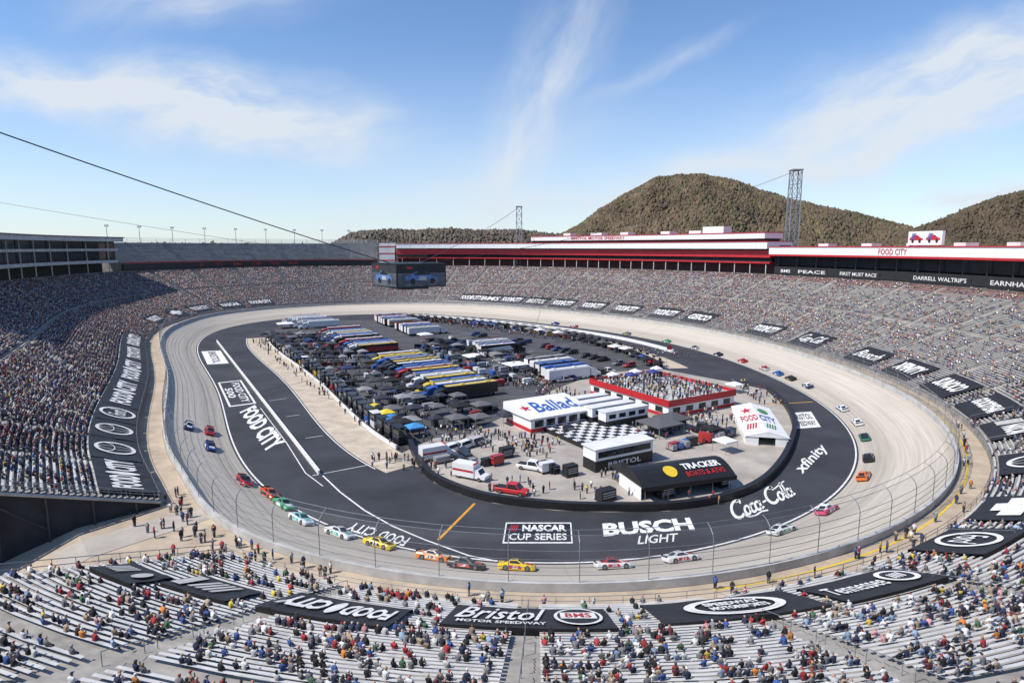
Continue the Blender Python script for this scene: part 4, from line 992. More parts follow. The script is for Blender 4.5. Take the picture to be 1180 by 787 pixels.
# haulers
def make_hauler():
    r=thing('race_hauler','x','hauler truck')
    MB().loft([[(x_,-1.3,1.05),(x_,-1.3,3.9),(x_,-1.15,4.1),(x_,1.15,4.1),(x_,1.3,3.9),(x_,1.3,1.05)] for x_ in (-8,8)],0).build('trailer_body',M['paint'],r)
    MB().box(-7.9,7.9,-1.12,1.12,4.1,4.16).box(-6,-4.6,-.5,.5,4.16,4.4).box(2,3.2,-.45,.45,4.16,4.4).build('trailer_roof',M['paint'],r)
    for sy in (-1,1): MB().poly([(-7.6,sy*1.315,1.5),(7.0,sy*1.315,1.5),(5.0,sy*1.315,3.3),(-7.6,sy*1.315,2.8)]).build('side_graphic',M['paint'],r)
    MB().box(-8.06,-8.0,-1.2,1.2,1.15,3.9).build('rear_door',M['offwhite'],r)
    MB().box(-5.5,5,-1.2,1.2,.45,1.05).build('belly_box',M['dsteel'],r)
    for sx in (-6.6,-5.3):
        for sy in (-1.1,1.1): wheel(r,sx,sy,.5,.4,False)
    MB().loft([[(8.6,-1.2,.7),(8.6,-1.2,3.6),(8.6,1.2,3.6),(8.6,1.2,.7)],[(10.6,-1.2,.7),(10.6,-1.15,3.1),(10.6,1.15,3.1),(10.6,1.2,.7)],[(11.2,-1.15,.7),(11.2,-1.1,1.95),(11.2,1.1,1.95),(11.2,1.15,.7)],[(12.7,-1.0,.7),(12.7,-.9,1.75),(12.7,.9,1.75),(12.7,1.0,.7)]],0).build('cab',M['paint'],r)
    MB().poly(inset([(11.2,-1.1,1.95),(11.2,1.1,1.95),(10.6,1.15,3.1),(10.6,-1.15,3.1)],.85,.02)).build('windshield',M['glass'],r)
    MB().box(7.2,8.6,-.5,.5,.6,1.0).build('chassis',M['dsteel'],r)
    for sx in (8.9,11.6):
        for sy in (-1.05,1.05): wheel(r,sx,sy,.5,.35,False)
    return r
hau0=make_hauler(); hfirst=[True]
HC=[('white',(.66,.66,.66)),('blue',(.04,.11,.36)),('yellow',(.62,.45,.06)),('black',(.02,.02,.022)),('red',(.36,.03,.03)),('grey',(.30,.30,.31)),('light blue',(.3,.42,.55)),('orange',(.55,.2,.04)),('green',(.06,.18,.08))]
def hauler_row(p0,p1,n,rz,rowname,pal,roofpal,gap=()):
    a=G(*p0); b=G(*p1)
    for i in range(n):
        if i in gap: continue
        p=a.lerp(b,i/(n-1)); p=p+Bvec*random.uniform(-.8,.8); ci=pal[i%len(pal)]; ri=roofpal[i%len(roofpal)]
        lab=f'{HC[ci][0]} race hauler, {HC[ri][0]} roof, place {i+1} from near end, {rowname}'
        if hfirst[0]: o=hau0; hfirst[0]=False
        else: o=dup(hau0,lab)
        tag(o,lab,'hauler truck','race haulers parked in rows in the infield')
        recolor(o,{'trailer_body':HC[ci][1],'trailer_roof':HC[ri][1],'side_graphic':HC[(ci*3+ri+i)%len(HC)][1],'cab':HC[ci][1]})
        o.location=(p.x,p.y,.01); o.rotation_euler=(0,0,rz+random.uniform(-.015,.015))
hauler_row((548,462),(436,406),22,ARZ+math.pi,'centre row',[3,3,1,2,3,0,5,3,4,1,3],[5,2,0,1,2,0,1,2,5,1,0,2,5],(0,16,17,18,19,20,21))
hauler_row((444,412),(395,386),16,ARZ+math.pi,'far centre row',[0,1,3,0,5,1,4,5,3],[1,0,2,6,1,3,0,1,5],(0,1,7,14))
hauler_row((488,386),(448,370),13,ARZ,'second far row',[0,3,1,0,4,5,3],[0,5,1,0,3,1,0],(5,6))
hauler_row((655,438),(628,424),5,ARZ,'short row beside open lot',[0,1,3,0,3],[0,1,1,0,5])
hauler_row((372,378),(352,371),6,ARZ+math.pi,'short row at far left',[0,0,5,0],[0,5,1,0])
hauler_row((575,408),(560,401),4,ARZ,'small block by the white tents',[3,1,5,0],[0,5,0,3])
# canopies
def make_tent():
    r=thing('canopy_tent','x','tent'); 
    mb=MB(); e=[(-1.5,-1.5,2.2),(1.5,-1.5,2.2),(1.5,1.5,2.2),(-1.5,1.5,2.2)]; m_=[(x_,y_,2.5) for x_,y_,_ in e]; ap=(0,0,3.3)
    for k_ in range(4): mb.poly([e[k_],e[(k_+1)%4],m_[(k_+1)%4],m_[k_]]); mb.poly([m_[k_],m_[(k_+1)%4],ap])
    mb.build('canopy',M['fabric'],r)
    for x_,y_,_ in e: MB().tube((x_*.97,y_*.97,0),(x_*.97,y_*.97,2.3),.04,5).build('leg',M['steel'],r)
    return r
tent0=make_tent(); tf=[True]
def tent(px_,py_,col,label,sc_=1.,rz=ARZ,pos=None):
    o=tent0 if tf[0] else dup(tent0,label); tf[0]=False
    tag(o,label,'tent','canopy tents in the infield'); recolor(o,{'canopy':col}); o.location=pos if pos is not None else G(px_,py_,.02); o.rotation_euler=(0,0,rz); o.scale=(sc_,sc_,1)
Yl=(.72,.55,.03)
tent(432,479,Yl,'yellow canopy tent, left one of the yellow pair beside the pit stalls',1.2)
tent(446,486,Yl,'yellow canopy tent, right one of the yellow pair beside the pit stalls',1.1)
tent(452,492,(.05,.2,.5),'blue canopy tent just below the yellow pair',1.1)
tent(478,503,(.05,.25,.55),'blue canopy tent, lowest beside the pit stalls',1.2)
tent(466,497,BK,'black canopy tent between the two blue tents',1.2)
tent(546,417,WH,'large white canopy tent in the open lot, left one',2.2)
tent(594,427,WH,'large white canopy tent in the open lot, right one',2.4)
tent(490,391,WH,'white canopy tent at the far side of the open lot',2.)
tent(329,378,WH,'large white canopy tent at the far left end of the infield',2.6)
tent(345,374,WH,'white canopy tent beyond the big far left tent',2.)
tent(760,498,(.10,.10,.11),'dark grey canopy tent in front of the rooftop deck building',2.6)
tent(775,492,(.08,.08,.09),'dark grey canopy tent right of the first dark grey tent',2.2)
tent(846,452,WH,'small white canopy tent by the right corner of the rooftop deck building',1.3)
tent(820,505,BK,'small black canopy tent left of the white marquee',1.2)
tent(716,552,BK,'small black canopy tent left of the black display tent',1.1)
tent(835,520,WH,'small white canopy tent near the foot of the white marquee',1.2)
k_=0
for t in np.linspace(.02,.98,90):
    p0=G(316,389); p1=G(500,509); p=p0.lerp(p1,t)+Bvec*[-4,0,5,10,15,20][k_%6]+Bvec*random.uniform(-1,1)
    c=random.choice([BK,BK,BK,(.03,.03,.05),(.12,.12,.13),(.02,.03,.09),(.05,.05,.055),(.25,.25,.26)]); k_+=1
    tent(0,0,c,f'dark canopy tent over crew gear behind the left pit stalls, {ordn(k_)} from the far end',random.uniform(.9,1.5),pos=Vector((p.x,p.y,.02)))
k_=0
for t in np.linspace(0,1,34):
    s=sR0+(sR1-sR0)*t; p=P3(s,-34+random.uniform(-1.5,1.5),.02); k_+=1
    tent(0,0,random.choice([WH,BK,BK,BK,(.2,.2,.2),(.03,.06,.18),(.1,.1,.1)]),f'canopy tent behind the back straight pit wall, {ordn(k_)} from the right',random.uniform(.9,1.5),pos=p)
for i in range(26):
    t=i/25; p=G(505,398).lerp(G(640,432),t)+Bvec*[-7,6,0][i%3]+Bvec*random.uniform(-2,2)
    tent(0,0,random.choice([BK,BK,(.1,.1,.11),(.2,.2,.2),(.03,.05,.14)]),f'dark canopy tent in the middle of the open lot, {ordn(i+1)} from the far end',random.uniform(1.,1.7),pos=Vector((p.x,p.y,.02)))
# pit boxes
def make_pitbox():
    r=thing('pit_box','x','pit box')
    MB().box(-1.5,1.5,-.9,.9,.35,1.9).build('cabinet',M['paint'],r); MB().box(-1.5,1.5,-.95,.95,1.9,2.0).build('deck',M['dsteel'],r)
    MB().box(-1.3,1.3,-.7,-.3,2.0,2.45).build('seat',M['black'],r)
    MB().box(-1.6,1.6,-1.1,1.1,3.9,4.0,ty=.1,tx=.1).build('canopy',M['paint'],r)
    for x_ in (-1.4,1.4):
        for y_ in (-.85,.85): MB().tube((x_,y_,2),(x_,y_,3.9),.04,5).build('post',M['steel'],r)
    for x_ in (-1,1):
        for y_ in (-.8,.8): wheel(r,x_,y_,.3,.2,False)
    MB().box(-1.2,1.2,.75,.82,2.3,3.2).build('monitor',M['glass'],r)
    return r
pb0=make_pitbox(); f_=True
for side,sa,sbb,dd,n in (('left',sP0-4,sP1-10,-31,34),('back straight',sR0+4,sR1-4,-32,34)):
    for i,t in enumerate(np.linspace(0,1,n)):
        s=sa+(sbb-sa)*t; c=HC[[3,3,5,0,1,3,4,3,3,2][int(rng.integers(10))]]; lab=f'{c[0]} pit box with canopy behind the {side} pit wall, {ordn(i+1)} along'
        o=pb0 if f_ else dup(pb0,lab); f_=False; tag(o,lab,'pit box','pit boxes behind the pit walls'); recolor(o,{'cabinet':c[1],'canopy':BK if i%5 else c[1]})
        o.location=P3(s,dd,.02); tx1,ty1=[float(q[0]) for q in TAN(np.array([s]))]; o.rotation_euler=(0,0,math.atan2(ty1,tx1)+math.pi)
def make_cart():
    r=thing('tool_cart','x','tool cart')
    MB().box(-.9,.9,-.45,.45,.3,1.25).box(-.9,.9,-.45,.45,1.27,1.32).build('cabinet',M['paint'],r); MB().tube((-1.15,-.4,1.1),(-1.15,.4,1.1),.03,5).tube((-1.15,-.4,1.1),(-.9,-.4,1.1),.03,5).tube((-1.15,.4,1.1),(-.9,.4,1.1),.03,5).build('handle',M['steel'],r)
    for x_ in (-.7,.7):
        for y_ in (-.35,.35): wheel(r,x_,y_,.16,.1,False)
    return r
ct0=make_cart(); f_=True
def carts(n,a,b,lo,hi,where):
    global f_
    for i in range(n):
        t=random.random(); p=G(*a).lerp(G(*b),t)+Bvec*random.uniform(lo,hi); c=random.choice([HC[3],HC[3],HC[3],HC[3],HC[1],HC[5],HC[5],HC[0],HC[4]])
        lab=f'{c[0]} wheeled tool cart {where}'
        o=ct0 if f_ else dup(ct0,lab); f_=False; tag(o,lab,'tool cart',f'{c[0]} tool carts {where}'); recolor(o,{'cabinet':c[1]}); o.scale=(random.uniform(1,1.8),)*2+(random.uniform(1,1.6),); o.location=(p.x,p.y,.03); o.rotation_euler=(0,0,ARZ+random.choice([0,math.pi/2])+random.uniform(-.1,.1))
carts(130,(330,386),(492,496),-4,22,'among the crew gear left of the hauler rows')
carts(60,(470,400),(575,450),2,14,'right of the centre hauler row')
carts(50,(510,392),(650,436),-8,8,'in the middle of the open lot')
carts(14,(770,520),(850,500),-5,3,'on the concrete left of the white marquee')
carts(12,(520,528),(640,545),-4,3,'on the concrete near the white pickup')
# ------------------------------------------------------------------ infield buildings
nc=G(770,482)
r=thing('deck_building','red and white flat building with a crowded roof deck in the infield','building',nc,ARZ)
MB().box(0,24,0,31,0,3.0).build('wall',M['white'],r); MB().box(-.3,24.3,-.3,31.3,3.0,3.7).build('roof',M['wallc'],r)
for q in ((-.34,24.34,-.36,-.3),(-.34,24.34,31.3,31.36)): MB().box(q[0],q[1],q[2],q[3],2.9,4.6).build('railing',M['red'],r)
for q in ((-.36,-.3,-.3,31.3),(24.3,24.36,-.3,31.3)): MB().box(q[0],q[1],q[2],q[3],2.9,4.6).build('railing',M['red'],r)
MB().box(-.05,24.05,-.08,-.02,.1,.9).build('base_band',M['red'],r); MB().box(-.08,-.02,-.05,31,.1,.9).build('base_band',M['red'],r)
for i in range(6): MB().box(-.04,-.01,2+i*5,4.6+i*5,1,2.4).build('window',M['glass'],r); 
for i in range(5): MB().box(1.5+i*4.6,4+i*4.6,-.04,-.01,1,2.4).build('window',M['glass'],r)
pts=[]
for _ in range(330):
    q=nc+Bvec*random.uniform(.8,23.4)+Avec*random.uniform(.8,30.5); pts.append((q.x,q.y,3.72))
stand_crowd('people standing all over the roof deck of the red and white building',pts)
for i in range(5):
    q=nc+Bvec*(4+i*4.2)+Avec*(26-(i%2)*3); tent(0,0,(.03,.05,.2) if i%2 else WH,f'canopy tent on the crowded roof deck, {ordn(i+1)} from its left corner',.9,pos=Vector((q.x,q.y,3.72)))
c=G(612,500); r=thing('hospitality_building','white flat roofed building with lettering on its sloping roof in the infield','building',c,ARZ)
MB().box(0,17,0,11,0,3.4).build('wall',M['white'],r); MB().box(-.05,17.05,-.06,-.02,.2,1.1).build('base_band',M['red'],r); MB().box(-.06,-.02,-.05,11,.2,1.1).build('base_band',M['red'],r)
MB().poly([(-.6,-.6,3.6),(17.6,-.6,3.6),(17.6,11.6,5.2),(-.6,11.6,5.2)]).poly([(-.6,-.6,3.4),(17.6,-.6,3.4),(17.6,-.6,3.6),(-.6,-.6,3.6)]).poly([(-.6,-.6,3.4),(-.6,-.6,3.6),(-.6,11.6,5.2),(-.6,11.6,3.4)]).poly([(17.6,-.6,3.4),(17.6,-.6,3.6),(17.6,11.6,5.2),(17.6,11.6,3.4)]).build('roof',M['white'],r)
for i in range(5): MB().box(1+i*3.2,3.4+i*3.2,-.03,-.01,1.3,2.9).build('window',M['glass'],r)
w,f=text_geo('Ballad',.2,.02); m2=MB(); m2.v=[(3.6+a*12.4,2.2+b*6.4,3.66+(2.2+b*6.4+.6)/12.2*1.6) for a,b in w]; m2.f=f; m2.m=[0]*len(f); m2.build('lettering',M['bluep'],r)
w,f=shape_geo('star'); m2=MB(); m2.v=[(.4+a*3,3.6+b*4.,3.66+(3.6+b*4.+.6)/12.2*1.6) for a,b in w]; m2.f=f; m2.m=[0]*len(f); m2.build('emblem',M['red'],r)
c=G(680,521); r=thing('victory_stage','raised stage with a black and white checkered floor in the infield','stage',c,ARZ)
MB().box(0,18,0,22,.0,1.0).build('base',M['black'],r); MB().poly([(0.1,.1,1.01),(17.9,.1,1.01),(17.9,21.9,1.01),(.1,21.9,1.01)]).build('checkered_floor',M['checker'],r)
mb=MB(); 
for y_ in np.arange(0,22.1,2.2): mb.tube((0,y_,1),(0,y_,2.1),.04,5)
mb.tube((0,0,2.1),(0,22,2.1),.04,5); mb.build('railing',M['dsteel'],r)
for i in range(4):
    p=G(742,492)+Avec*(i*4.6+2)+Bvec*(1-i*.3)
    r=thing('hospitality_trailer',f'white two storey trailer with dark lower half behind the checkered stage, {ordn(i+1)} from near side','trailer',p,ARZ)
    MB().box(-11,2,0,2.7,.5,2.2).build('lower_deck',M['black'],r); MB().box(-11,2,0,2.7,2.2,4.3).build('body',M['white'],r); MB().box(-11.2,2.2,-.2,2.9,4.3,4.5).build('roof',M['offwhite'],r)
    for k_ in range(4): MB().box(-10+k_*3,-8+k_*3,-.04,-.01,2.7,3.7).build('window',M['glass'],r)
    for sx in (-9,0):
        for sy in (.1,2.6): wheel(r,sx,sy,.45,.3,False)
p=G(686,545); r=thing('media_trailer','long white trailer with black base in front of the checkered stage','trailer',p,ARZ-R(2))
MB().box(0,14,0,4,.0,2.2).build('lower_wall',M['black'],r); MB().box(0,14,0,4,2.2,4.4).build('body',M['white'],r); MB().box(-.3,14.3,-.3,4.3,4.4,4.6).build('roof',M['offwhite'],r); MB().box(.6,13.4,-.04,-.01,2.7,3.9).build('window',M['glass'],r)
w,f=text_geo('BRISTOL'); m2=MB(); m2.v=[(3+a*8,-.05,.6+b*1.0) for a,b in w]; m2.f=f; m2.m=[0]*len(f); m2.build('lettering',M['white'],r)
p=G(740,578); q=G(843,563); ax=math.atan2(q.y-p.y,q.x-p.x); Lx=(q-p).length
r=thing('display_tent','big black arched display tent with yellow disc and red lettering on its roof','tent',p,ax)
n=9; arc=[]
for k_ in range(n):
    t=k_/(n-1); arc.append((-.8+t*9.6,2.6+math.sin(t*math.pi)*1.9))
mb=MB(); mb.loft([[(x_,y_,z_) for y_,z_ in arc] for x_ in (-.3,Lx+.3)],0,close=False,caps=False); mb.build('roof',M['black'],r,smooth=False)
for x_ in (-.3,Lx+.3): MB().poly([(x_,y_,z_) for y_,z_ in arc]).build('gable',M['black'],r)
MB().box(-.35,Lx+.35,-.86,-.8,2.0,2.75).build('valance',M['black'],r)
MB().box(.3,Lx-.3,7.9,8,0,2.9).build('back_wall',M['offwhite'],r); MB().box(0,.1,.5,8,0,2.6).build('side_wall',M['white'],r); MB().box(Lx-.1,Lx,.5,8,0,2.6).build('side_wall',M['white'],r)
for x_ in np.linspace(.1,Lx-.1,5): MB().tube((x_,-.7,0),(x_,-.7,2.6),.06,6).build('pole',M['steel'],r)
def roofz(y_): return 2.6+math.sin((y_+.8)/9.6*math.pi)*1.9
def roof_item(it,x0,x1,y0,y1,m_,part):
    w,f=it; m2=MB(); m2.v=[(x0+a*(x1-x0),y0+b*(y1-y0),roofz(y0+b*(y1-y0))+.14) for a,b in w]; m2.f=f; m2.m=[0]*len(f); m2.build(part,M[m_],r)
roof_item(shape_geo('disc'),Lx*.28,Lx*.42,.4,2.9,'yellow','emblem'); roof_item(text_geo('TRACKER',0,.03),Lx*.5,Lx*.93,1.5,3.0,'white','lettering'); roof_item(text_geo('BOATS & ATVS'),Lx*.5,Lx*.93,.1,1.1,'red','lettering')
p=G(859,512); r=thing('marquee_tent','white gabled marquee tent with red and blue emblem at the right end of the infield','tent',p,R(-13))
Lm=8.6; Wd=26; ez,rzz=1.9,3.1
mb=MB(); mb.poly([(-.3,-.3,ez),(-.3,Wd,ez),(Lm/2,Wd,rzz),(Lm/2,-.3,rzz)]).poly([(Lm+.3,-.3,ez),(Lm+.3,Wd,ez),(Lm/2,Wd,rzz),(Lm/2,-.3,rzz)]); mb.build('roof',M['white'],r)
MB().poly([(-.2,-.25,ez),(Lm+.2,-.25,ez),(Lm/2,-.25,rzz-.05)]).build('gable',M['white'],r)
MB().box(0,.06,0,Wd,0,ez).build('side_wall',M['white'],r); MB().box(Lm-.06,Lm,0,Wd,0,ez).build('side_wall',M['white'],r); MB().box(.06,Lm-.06,Wd-.1,Wd,0,ez).build('back_wall',M['white'],r); MB().box(.06,2.6,-.05,.0,0,ez-.05).build('front_wall',M['white'],r); MB().box(6.,Lm-.06,-.05,.0,0,ez-.05).build('front_wall',M['white'],r)
def mz(x_): return ez+.08+((x_+.3) if x_<Lm/2 else (Lm+.3-x_))/(Lm/2+.3)*(rzz-ez)
for geo,y0,y1,x0,x1,m_ in ((shape_geo('star'),16.5,22,1.,3.8,'red'),(shape_geo('disc'),17,21.5,5.,7.4,'green'),(text_geo('FOOD',0,.03),10,15,.5,4.1,'red'),(text_geo('CITY',0,.03),10,15,4.5,8.1,'bluep'),(shape_geo('bars'),4,8,.7,4.0,'red'),(shape_geo('bars'),4,8,4.8,8.,'green')):
    w,f=geo; m2=MB(); m2.v=[(x0+a*(x1-x0),y0+b*(y1-y0),mz(x0+a*(x1-x0))) for a,b in w]; m2.f=f; m2.m=[0]*len(f); m2.build('emblem',M[m_],r)
def crate(px_,py_,lab,w,d_,h):
    r=thing('generator',lab,'generator',G(px_,py_,.02),ARZ)
    MB().box(-w/2,w/2,-d_/2,d_/2,.3,h,tx=.06,ty=.06).build('housing',M['black'],r); MB().box(-w/2-.1,w/2+.1,-d_/2-.1,d_/2+.1,.12,.3).build('skid',M['dsteel'],r)
    for k_ in range(3): MB().box(-w/2+.3,w/2-.3,-d_/2-.02,-d_/2+.02,.7+k_*.4,.85+k_*.4).build('vent',M['wallc'],r)
    for sx in (-w/3,w/3):
        for sy in (-d_/2,d_/2): wheel(r,sx,sy,.28,.18,False)
crate(766,572,'black generator in front of the black display tent',3,1.8,2.2); crate(698,576,'black generator left of the black display tent',3.2,1.8,2.0); crate(655,500,'black generator beside the checkered stage',2.4,1.6,1.9); crate(832,560,'black generator at the right end of the black display tent',2.4,1.6,2.)
crate(583,527,'black generator next to the white pickup truck',2.6,1.7,2.2)
crate(657,548,'black generator left of the long white trailer with black base',2.6,1.7,2.2)
c=G(768,420); r=thing('flag_pole','pole with a red flag behind the roof deck building','flag',c); MB().tube((0,0,0),(0,0,7),.06,6).build('pole',M['steel'],r); MB().poly([(0,0,5.5),(1.9,.5,5.3),(2,.5,6.7),(0,0,7)]).build('flag',M['red'],r)
pts=[]
def scat(n,p0,p1,wid,z=.03):
    a,b=G(*p0),G(*p1); t=(b-a).normalized(); nrm=Vector((t.y,-t.x,0))
    for _ in range(n):
        p=a.lerp(b,random.random())+nrm*random.uniform(-wid,wid); pts.append((p.x,p.y,z))
scat(380,(310,392),(490,512),8); scat(160,(340,388),(520,480),8); scat(120,(500,500),(640,520),6); scat(60,(690,548),(830,548),3); scat(110,(730,500),(840,480),7); scat(40,(850,440),(895,470),3); scat(40,(420,530),(540,545),3)
scat(120,(600,440),(690,470),6); scat(260,(480,368),(790,412),4); scat(60,(560,430),(650,440),10); scat(40,(560,560),(840,580),3); scat(160,(500,392),(660,436),8)
stand_crowd('crew members and guests standing about the infield',pts)
pts=[]
for _ in range(34):
    s=random.uniform(sgA-3,S_START+10); d=random.uniform(W+1.2,D0-.5); pts.append(tuple(P3(s,d,ZO+.12)))
for _ in range(10):
    s=random.uniform(sgA+3,S_START); d=random.uniform(D0,D0+6); pts.append(tuple(P3(s,d,float(rz_(0,d))+.06)))
for _ in range(40):
    s=random.uniform(S_START,S_START+130); d=random.uniform(W+1.2,D0-.6); pts.append(tuple(P3(s,d,ZO+.12)))
stand_crowd('officials and guards standing on the walkway behind the outer wall',pts)
# ------------------------------------------------------------------ hills and woods
from mathutils import noise as mn
def hill(name,outline,dist,depth,ntree,label,pal,tsize):
    ox=[o[0] for o in outline]; oy=[o[1] for o in outline]
    xs=np.arange(min(ox),max(ox)+.1,5.0); rr=np.linspace(-depth,depth,31); mb=MB()
    def surf(px_,r_):
        py_=np.interp(px_,ox,oy); u=(px_-590)/F; v=(py_-393.5)/F; q=(cp-v*sp); dx,dy=u/q,1.0
        zr=H-(sp+v*cp)/q*dist-tsize*.6
        D_=dist+r_; k=math.exp(-(r_/(depth*.5))**2)
        nz=mn.noise(Vector((px_*.018,r_*.006,dist*.01)))*.4+mn.noise(Vector((px_*.05,r_*.015,3.)))*.16
        zz=(zr+2)*k*(1+nz*min(1,abs(r_)/(depth*.35)))-2
        return dx*D_,dy*D_,zz
    for a in xs:
        for b in rr: mb.v.append(surf(a,b))
    k=len(rr); mb.f=[(i*k+j,(i+1)*k+j,(i+1)*k+j+1,i*k+j+1) for i in range(len(xs)-1) for j in range(k-1)]; mb.m=[0]*len(mb.f)
    tag(mb.build(name,M['hill'],smooth=True),kind='structure')
    t=(1+5**.5)/2; ic=np.array([(-1,t,0),(1,t,0),(-1,-t,0),(1,-t,0),(0,-1,t),(0,1,t),(0,-1,-t),(0,1,-t),(t,0,-1),(t,0,1),(-t,0,-1),(-t,0,1)])/1.9
    fc=[(0,11,5),(0,5,1),(0,1,7),(0,7,10),(0,10,11),(1,5,9),(5,11,4),(11,10,2),(10,7,6),(7,1,8),(3,9,4),(3,4,2),(3,2,6),(3,6,8),(3,8,9),(4,9,5),(2,4,11),(6,2,10),(8,6,7),(9,8,1)]
    V=np.zeros((ntree,12,3)); C=np.zeros((ntree,12,3)); pal=np.array(pal)
    for i in range(ntree):
        a=random.uniform(xs[0],xs[-1]); r_=random.uniform(-depth*.8,depth*.08); X,Y,Z=surf(a,r_); sz=tsize*random.uniform(.5,1.0)*(1.25 if random.random()<.05 else 1); h=random.uniform(1.3,2.1)
        V[i]=ic*rng.uniform(.3,1.4,(12,1))*np.array([sz*.5,sz*.5,sz*.5*h])+np.array([X,Y,Z+sz*.25])
        nzv=mn.noise(Vector((X*.005,Y*.005,5.)))*.7+.5+random.uniform(-.3,.3)
        c=pal[int(np.clip(nzv*len(pal),0,len(pal)-1))]; C[i]=np.clip(c*random.uniform(.7,1.25),0,1)*rng.uniform(.85,1.15,(12,1))
    o=big_mesh('hill_woodland',V,fc,C,M['leaf']); tag(o,label,'woodland',None,'stuff')
PALS=[(.095,.09,.042),(.125,.088,.058),(.13,.095,.06),(.12,.085,.056),(.13,.098,.058),(.125,.092,.055),(.125,.112,.046),(.115,.085,.058)]
hill('hill',[(625,285),(645,272),(665,262),(690,243),(720,224),(750,210),(775,205),(800,203),(830,206),(860,214),(890,226),(920,237),(950,240),(980,244),(1010,252),(1050,262),(1075,272),(1100,282)],1150,420,38000,'bare spring woodland covering the big hill behind the right stand',PALS,6.2)
hill('hill',[(1010,284),(1045,268),(1075,256),(1100,247),(1125,236),(1150,227),(1170,224),(1200,228),(1260,240),(1350,270)],1500,420,13000,'darker woodland covering the hill at the right edge',[tuple(q*.75 for q in p) for p in PALS],8)
hill('hill',[(380,282),(405,269),(440,265),(480,266),(520,264),(560,267),(600,266),(640,270),(680,272),(720,280)],1700,420,9000,'low distant wooded ridge beyond the far corner',[tuple(np.array(p)*.85+np.array((.012,.018,.03))) for p in PALS],9)  # blue offset paints distance haze into the foliage colours
hill('hill',[(-250,284),(-100,280),(0,279),(120,280),(250,281),(400,283)],1900,400,1500,'low distant wooded ridge beyond the left stand',PALS,12)
# ------------------------------------------------------------------ sky and sun
sd=Vector((-.80,-.30,0)).normalized(); EL=R(50); sdir=Vector((sd.x*math.cos(EL),sd.y*math.cos(EL),math.sin(EL)))
sun=D.lights.new('sun','SUN'); sun.energy=5.0; sun.angle=R(.5); sun.color=(1,.94,.85); so=D.objects.new('sun',sun); COL.objects.link(so); so.rotation_euler=sdir.to_track_quat('Z','Y').to_euler(); so.location=(0,0,300)
wd=D.worlds.new('World'); SC.world=wd; wd.use_nodes=True; nt=wd.node_tree; Lk=nt.links.new
bg=nt.nodes['Background']; sky=nd(nt,'ShaderNodeTexSky'); sky.sky_type='NISHITA'; sky.sun_disc=False; sky.sun_elevation=EL; sky.sun_rotation=math.atan2(sd.x,sd.y); sky.altitude=400; sky.air_density=1.0; sky.dust_density=.3; sky.ozone_density=1.5
tc=nd(nt,'ShaderNodeTexCoord'); sx=nd(nt,'ShaderNodeSeparateXYZ'); Lk(tc.outputs['Generated'],sx.inputs[0])
def mth(op,a,b=None,cl=False):
    n=nd(nt,'ShaderNodeMath',operation=op); n.use_clamp=cl
    for i,q in enumerate((a,b)):
        if q is None: continue
        if isinstance(q,(int,float)): n.inputs[i].default_value=q
        else: Lk(q,n.inputs[i])
    return n.outputs[0]
ym=mth('MAXIMUM',sx.outputs[1],.05); qx=mth('DIVIDE',sx.outputs[0],ym); qy=mth('DIVIDE',sx.outputs[2],ym)
cb=nd(nt,'ShaderNodeCombineXYZ'); Lk(qx,cb.inputs[0]); Lk(qy,cb.inputs[1]); Q=cb.outputs[0]
wn=nd(nt,'ShaderNodeTexNoise'); wn.inputs['Scale'].default_value=5; wn.inputs['Detail'].default_value=3; Lk(Q,wn.inputs['Vector'])
wv=nd(nt,'ShaderNodeVectorMath',operation='MULTIPLY_ADD'); Lk(wn.outputs['Color'],wv.inputs[0]); wv.inputs[1].default_value=(.10,.10,0); 
sb2=nd(nt,'ShaderNodeVectorMath',operation='SUBTRACT'); Lk(Q,sb2.inputs[0]); sb2.inputs[1].default_value=(.05,.05,0); Lk(sb2.outputs[0],wv.inputs[2]); QW=wv.outputs[0]
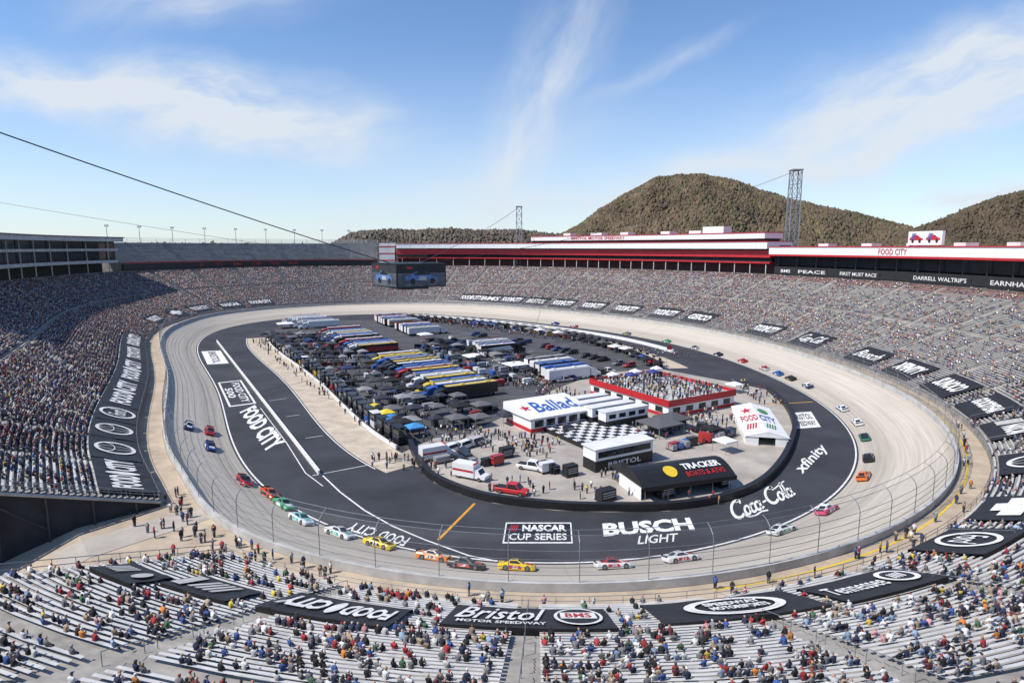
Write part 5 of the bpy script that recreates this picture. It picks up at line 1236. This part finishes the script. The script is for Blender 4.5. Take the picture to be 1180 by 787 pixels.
def cloud(x_,y_,ang,lx,ly,wgt,ns):
    c=((x_-590)/F,(285-y_)/F,0)
    mp=nd(nt,'ShaderNodeMapping',vector_type='TEXTURE'); mp.inputs['Location'].default_value=c; mp.inputs['Rotation'].default_value=(0,0,R(ang)); mp.inputs['Scale'].default_value=(lx,ly,1); Lk(QW,mp.inputs[0])
    ln=nd(nt,'ShaderNodeVectorMath',operation='LENGTH'); Lk(mp.outputs[0],ln.inputs[0])
    mr=nd(nt,'ShaderNodeMapRange',interpolation_type='SMOOTHSTEP'); mr.inputs[1].default_value=1; mr.inputs[2].default_value=0; mr.inputs[3].default_value=0; mr.inputs[4].default_value=1; Lk(ln.outputs[1],mr.inputs[0])
    m3=nd(nt,'ShaderNodeMapping',vector_type='TEXTURE'); m3.inputs['Location'].default_value=c; m3.inputs['Rotation'].default_value=(0,0,R(ang+8)); m3.inputs['Scale'].default_value=(.18,.055,1); Lk(QW,m3.inputs[0])
    n=nd(nt,'ShaderNodeTexNoise'); n.inputs['Scale'].default_value=ns; n.inputs['Detail'].default_value=9; n.inputs['Roughness'].default_value=.58; Lk(m3.outputs[0],n.inputs['Vector'])
    r2=nd(nt,'ShaderNodeMapRange'); r2.inputs[1].default_value=.30; r2.inputs[2].default_value=.70; Lk(n.outputs['Fac'],r2.inputs[0])
    return mth('MULTIPLY',mth('MULTIPLY',mr.outputs[0],r2.outputs[0]),wgt)
tot=None
for a in ((250,132,-9,.42,.09,1.7,1.0),(60,100,-4,.27,.07,1.0,1.2),(250,15,6,.3,.09,.7,.9),(625,110,64,.32,.09,.75,1.0),(1060,125,14,.42,.13,1.5,.9),(1150,60,16,.3,.08,1.0,1.),(1135,222,4,.16,.035,1.1,1.2),(760,85,28,.2,.03,.45,1.2),(690,222,10,.35,.06,.6,1.),(520,215,20,.4,.06,.35,1.),(900,190,8,.4,.05,.6,1.)):
    o=cloud(*a); tot=o if tot is None else mth('ADD',tot,o)
hz=nd(nt,'ShaderNodeMapRange',interpolation_type='SMOOTHSTEP'); hz.inputs[1].default_value=.34; hz.inputs[2].default_value=0; hz.inputs[3].default_value=0; hz.inputs[4].default_value=.45; Lk(qy,hz.inputs[0])
tot=mth('ADD',tot,hz.outputs[0]); tot=mth('MINIMUM',tot,.93,True)
tint=nd(nt,'ShaderNodeMix',data_type='RGBA',blend_type='MULTIPLY'); tint.inputs[0].default_value=1; Lk(sky.outputs[0],tint.inputs[6]); tint.inputs[7].default_value=(.84,.98,1.16,1)
mx=nd(nt,'ShaderNodeMix',data_type='RGBA'); Lk(tot,mx.inputs[0]); Lk(tint.outputs[2],mx.inputs[6]); mx.inputs[7].default_value=(5.2,5.6,6.1,1)
Lk(mx.outputs[2],bg.inputs[0]); bg.inputs[1].default_value=.145
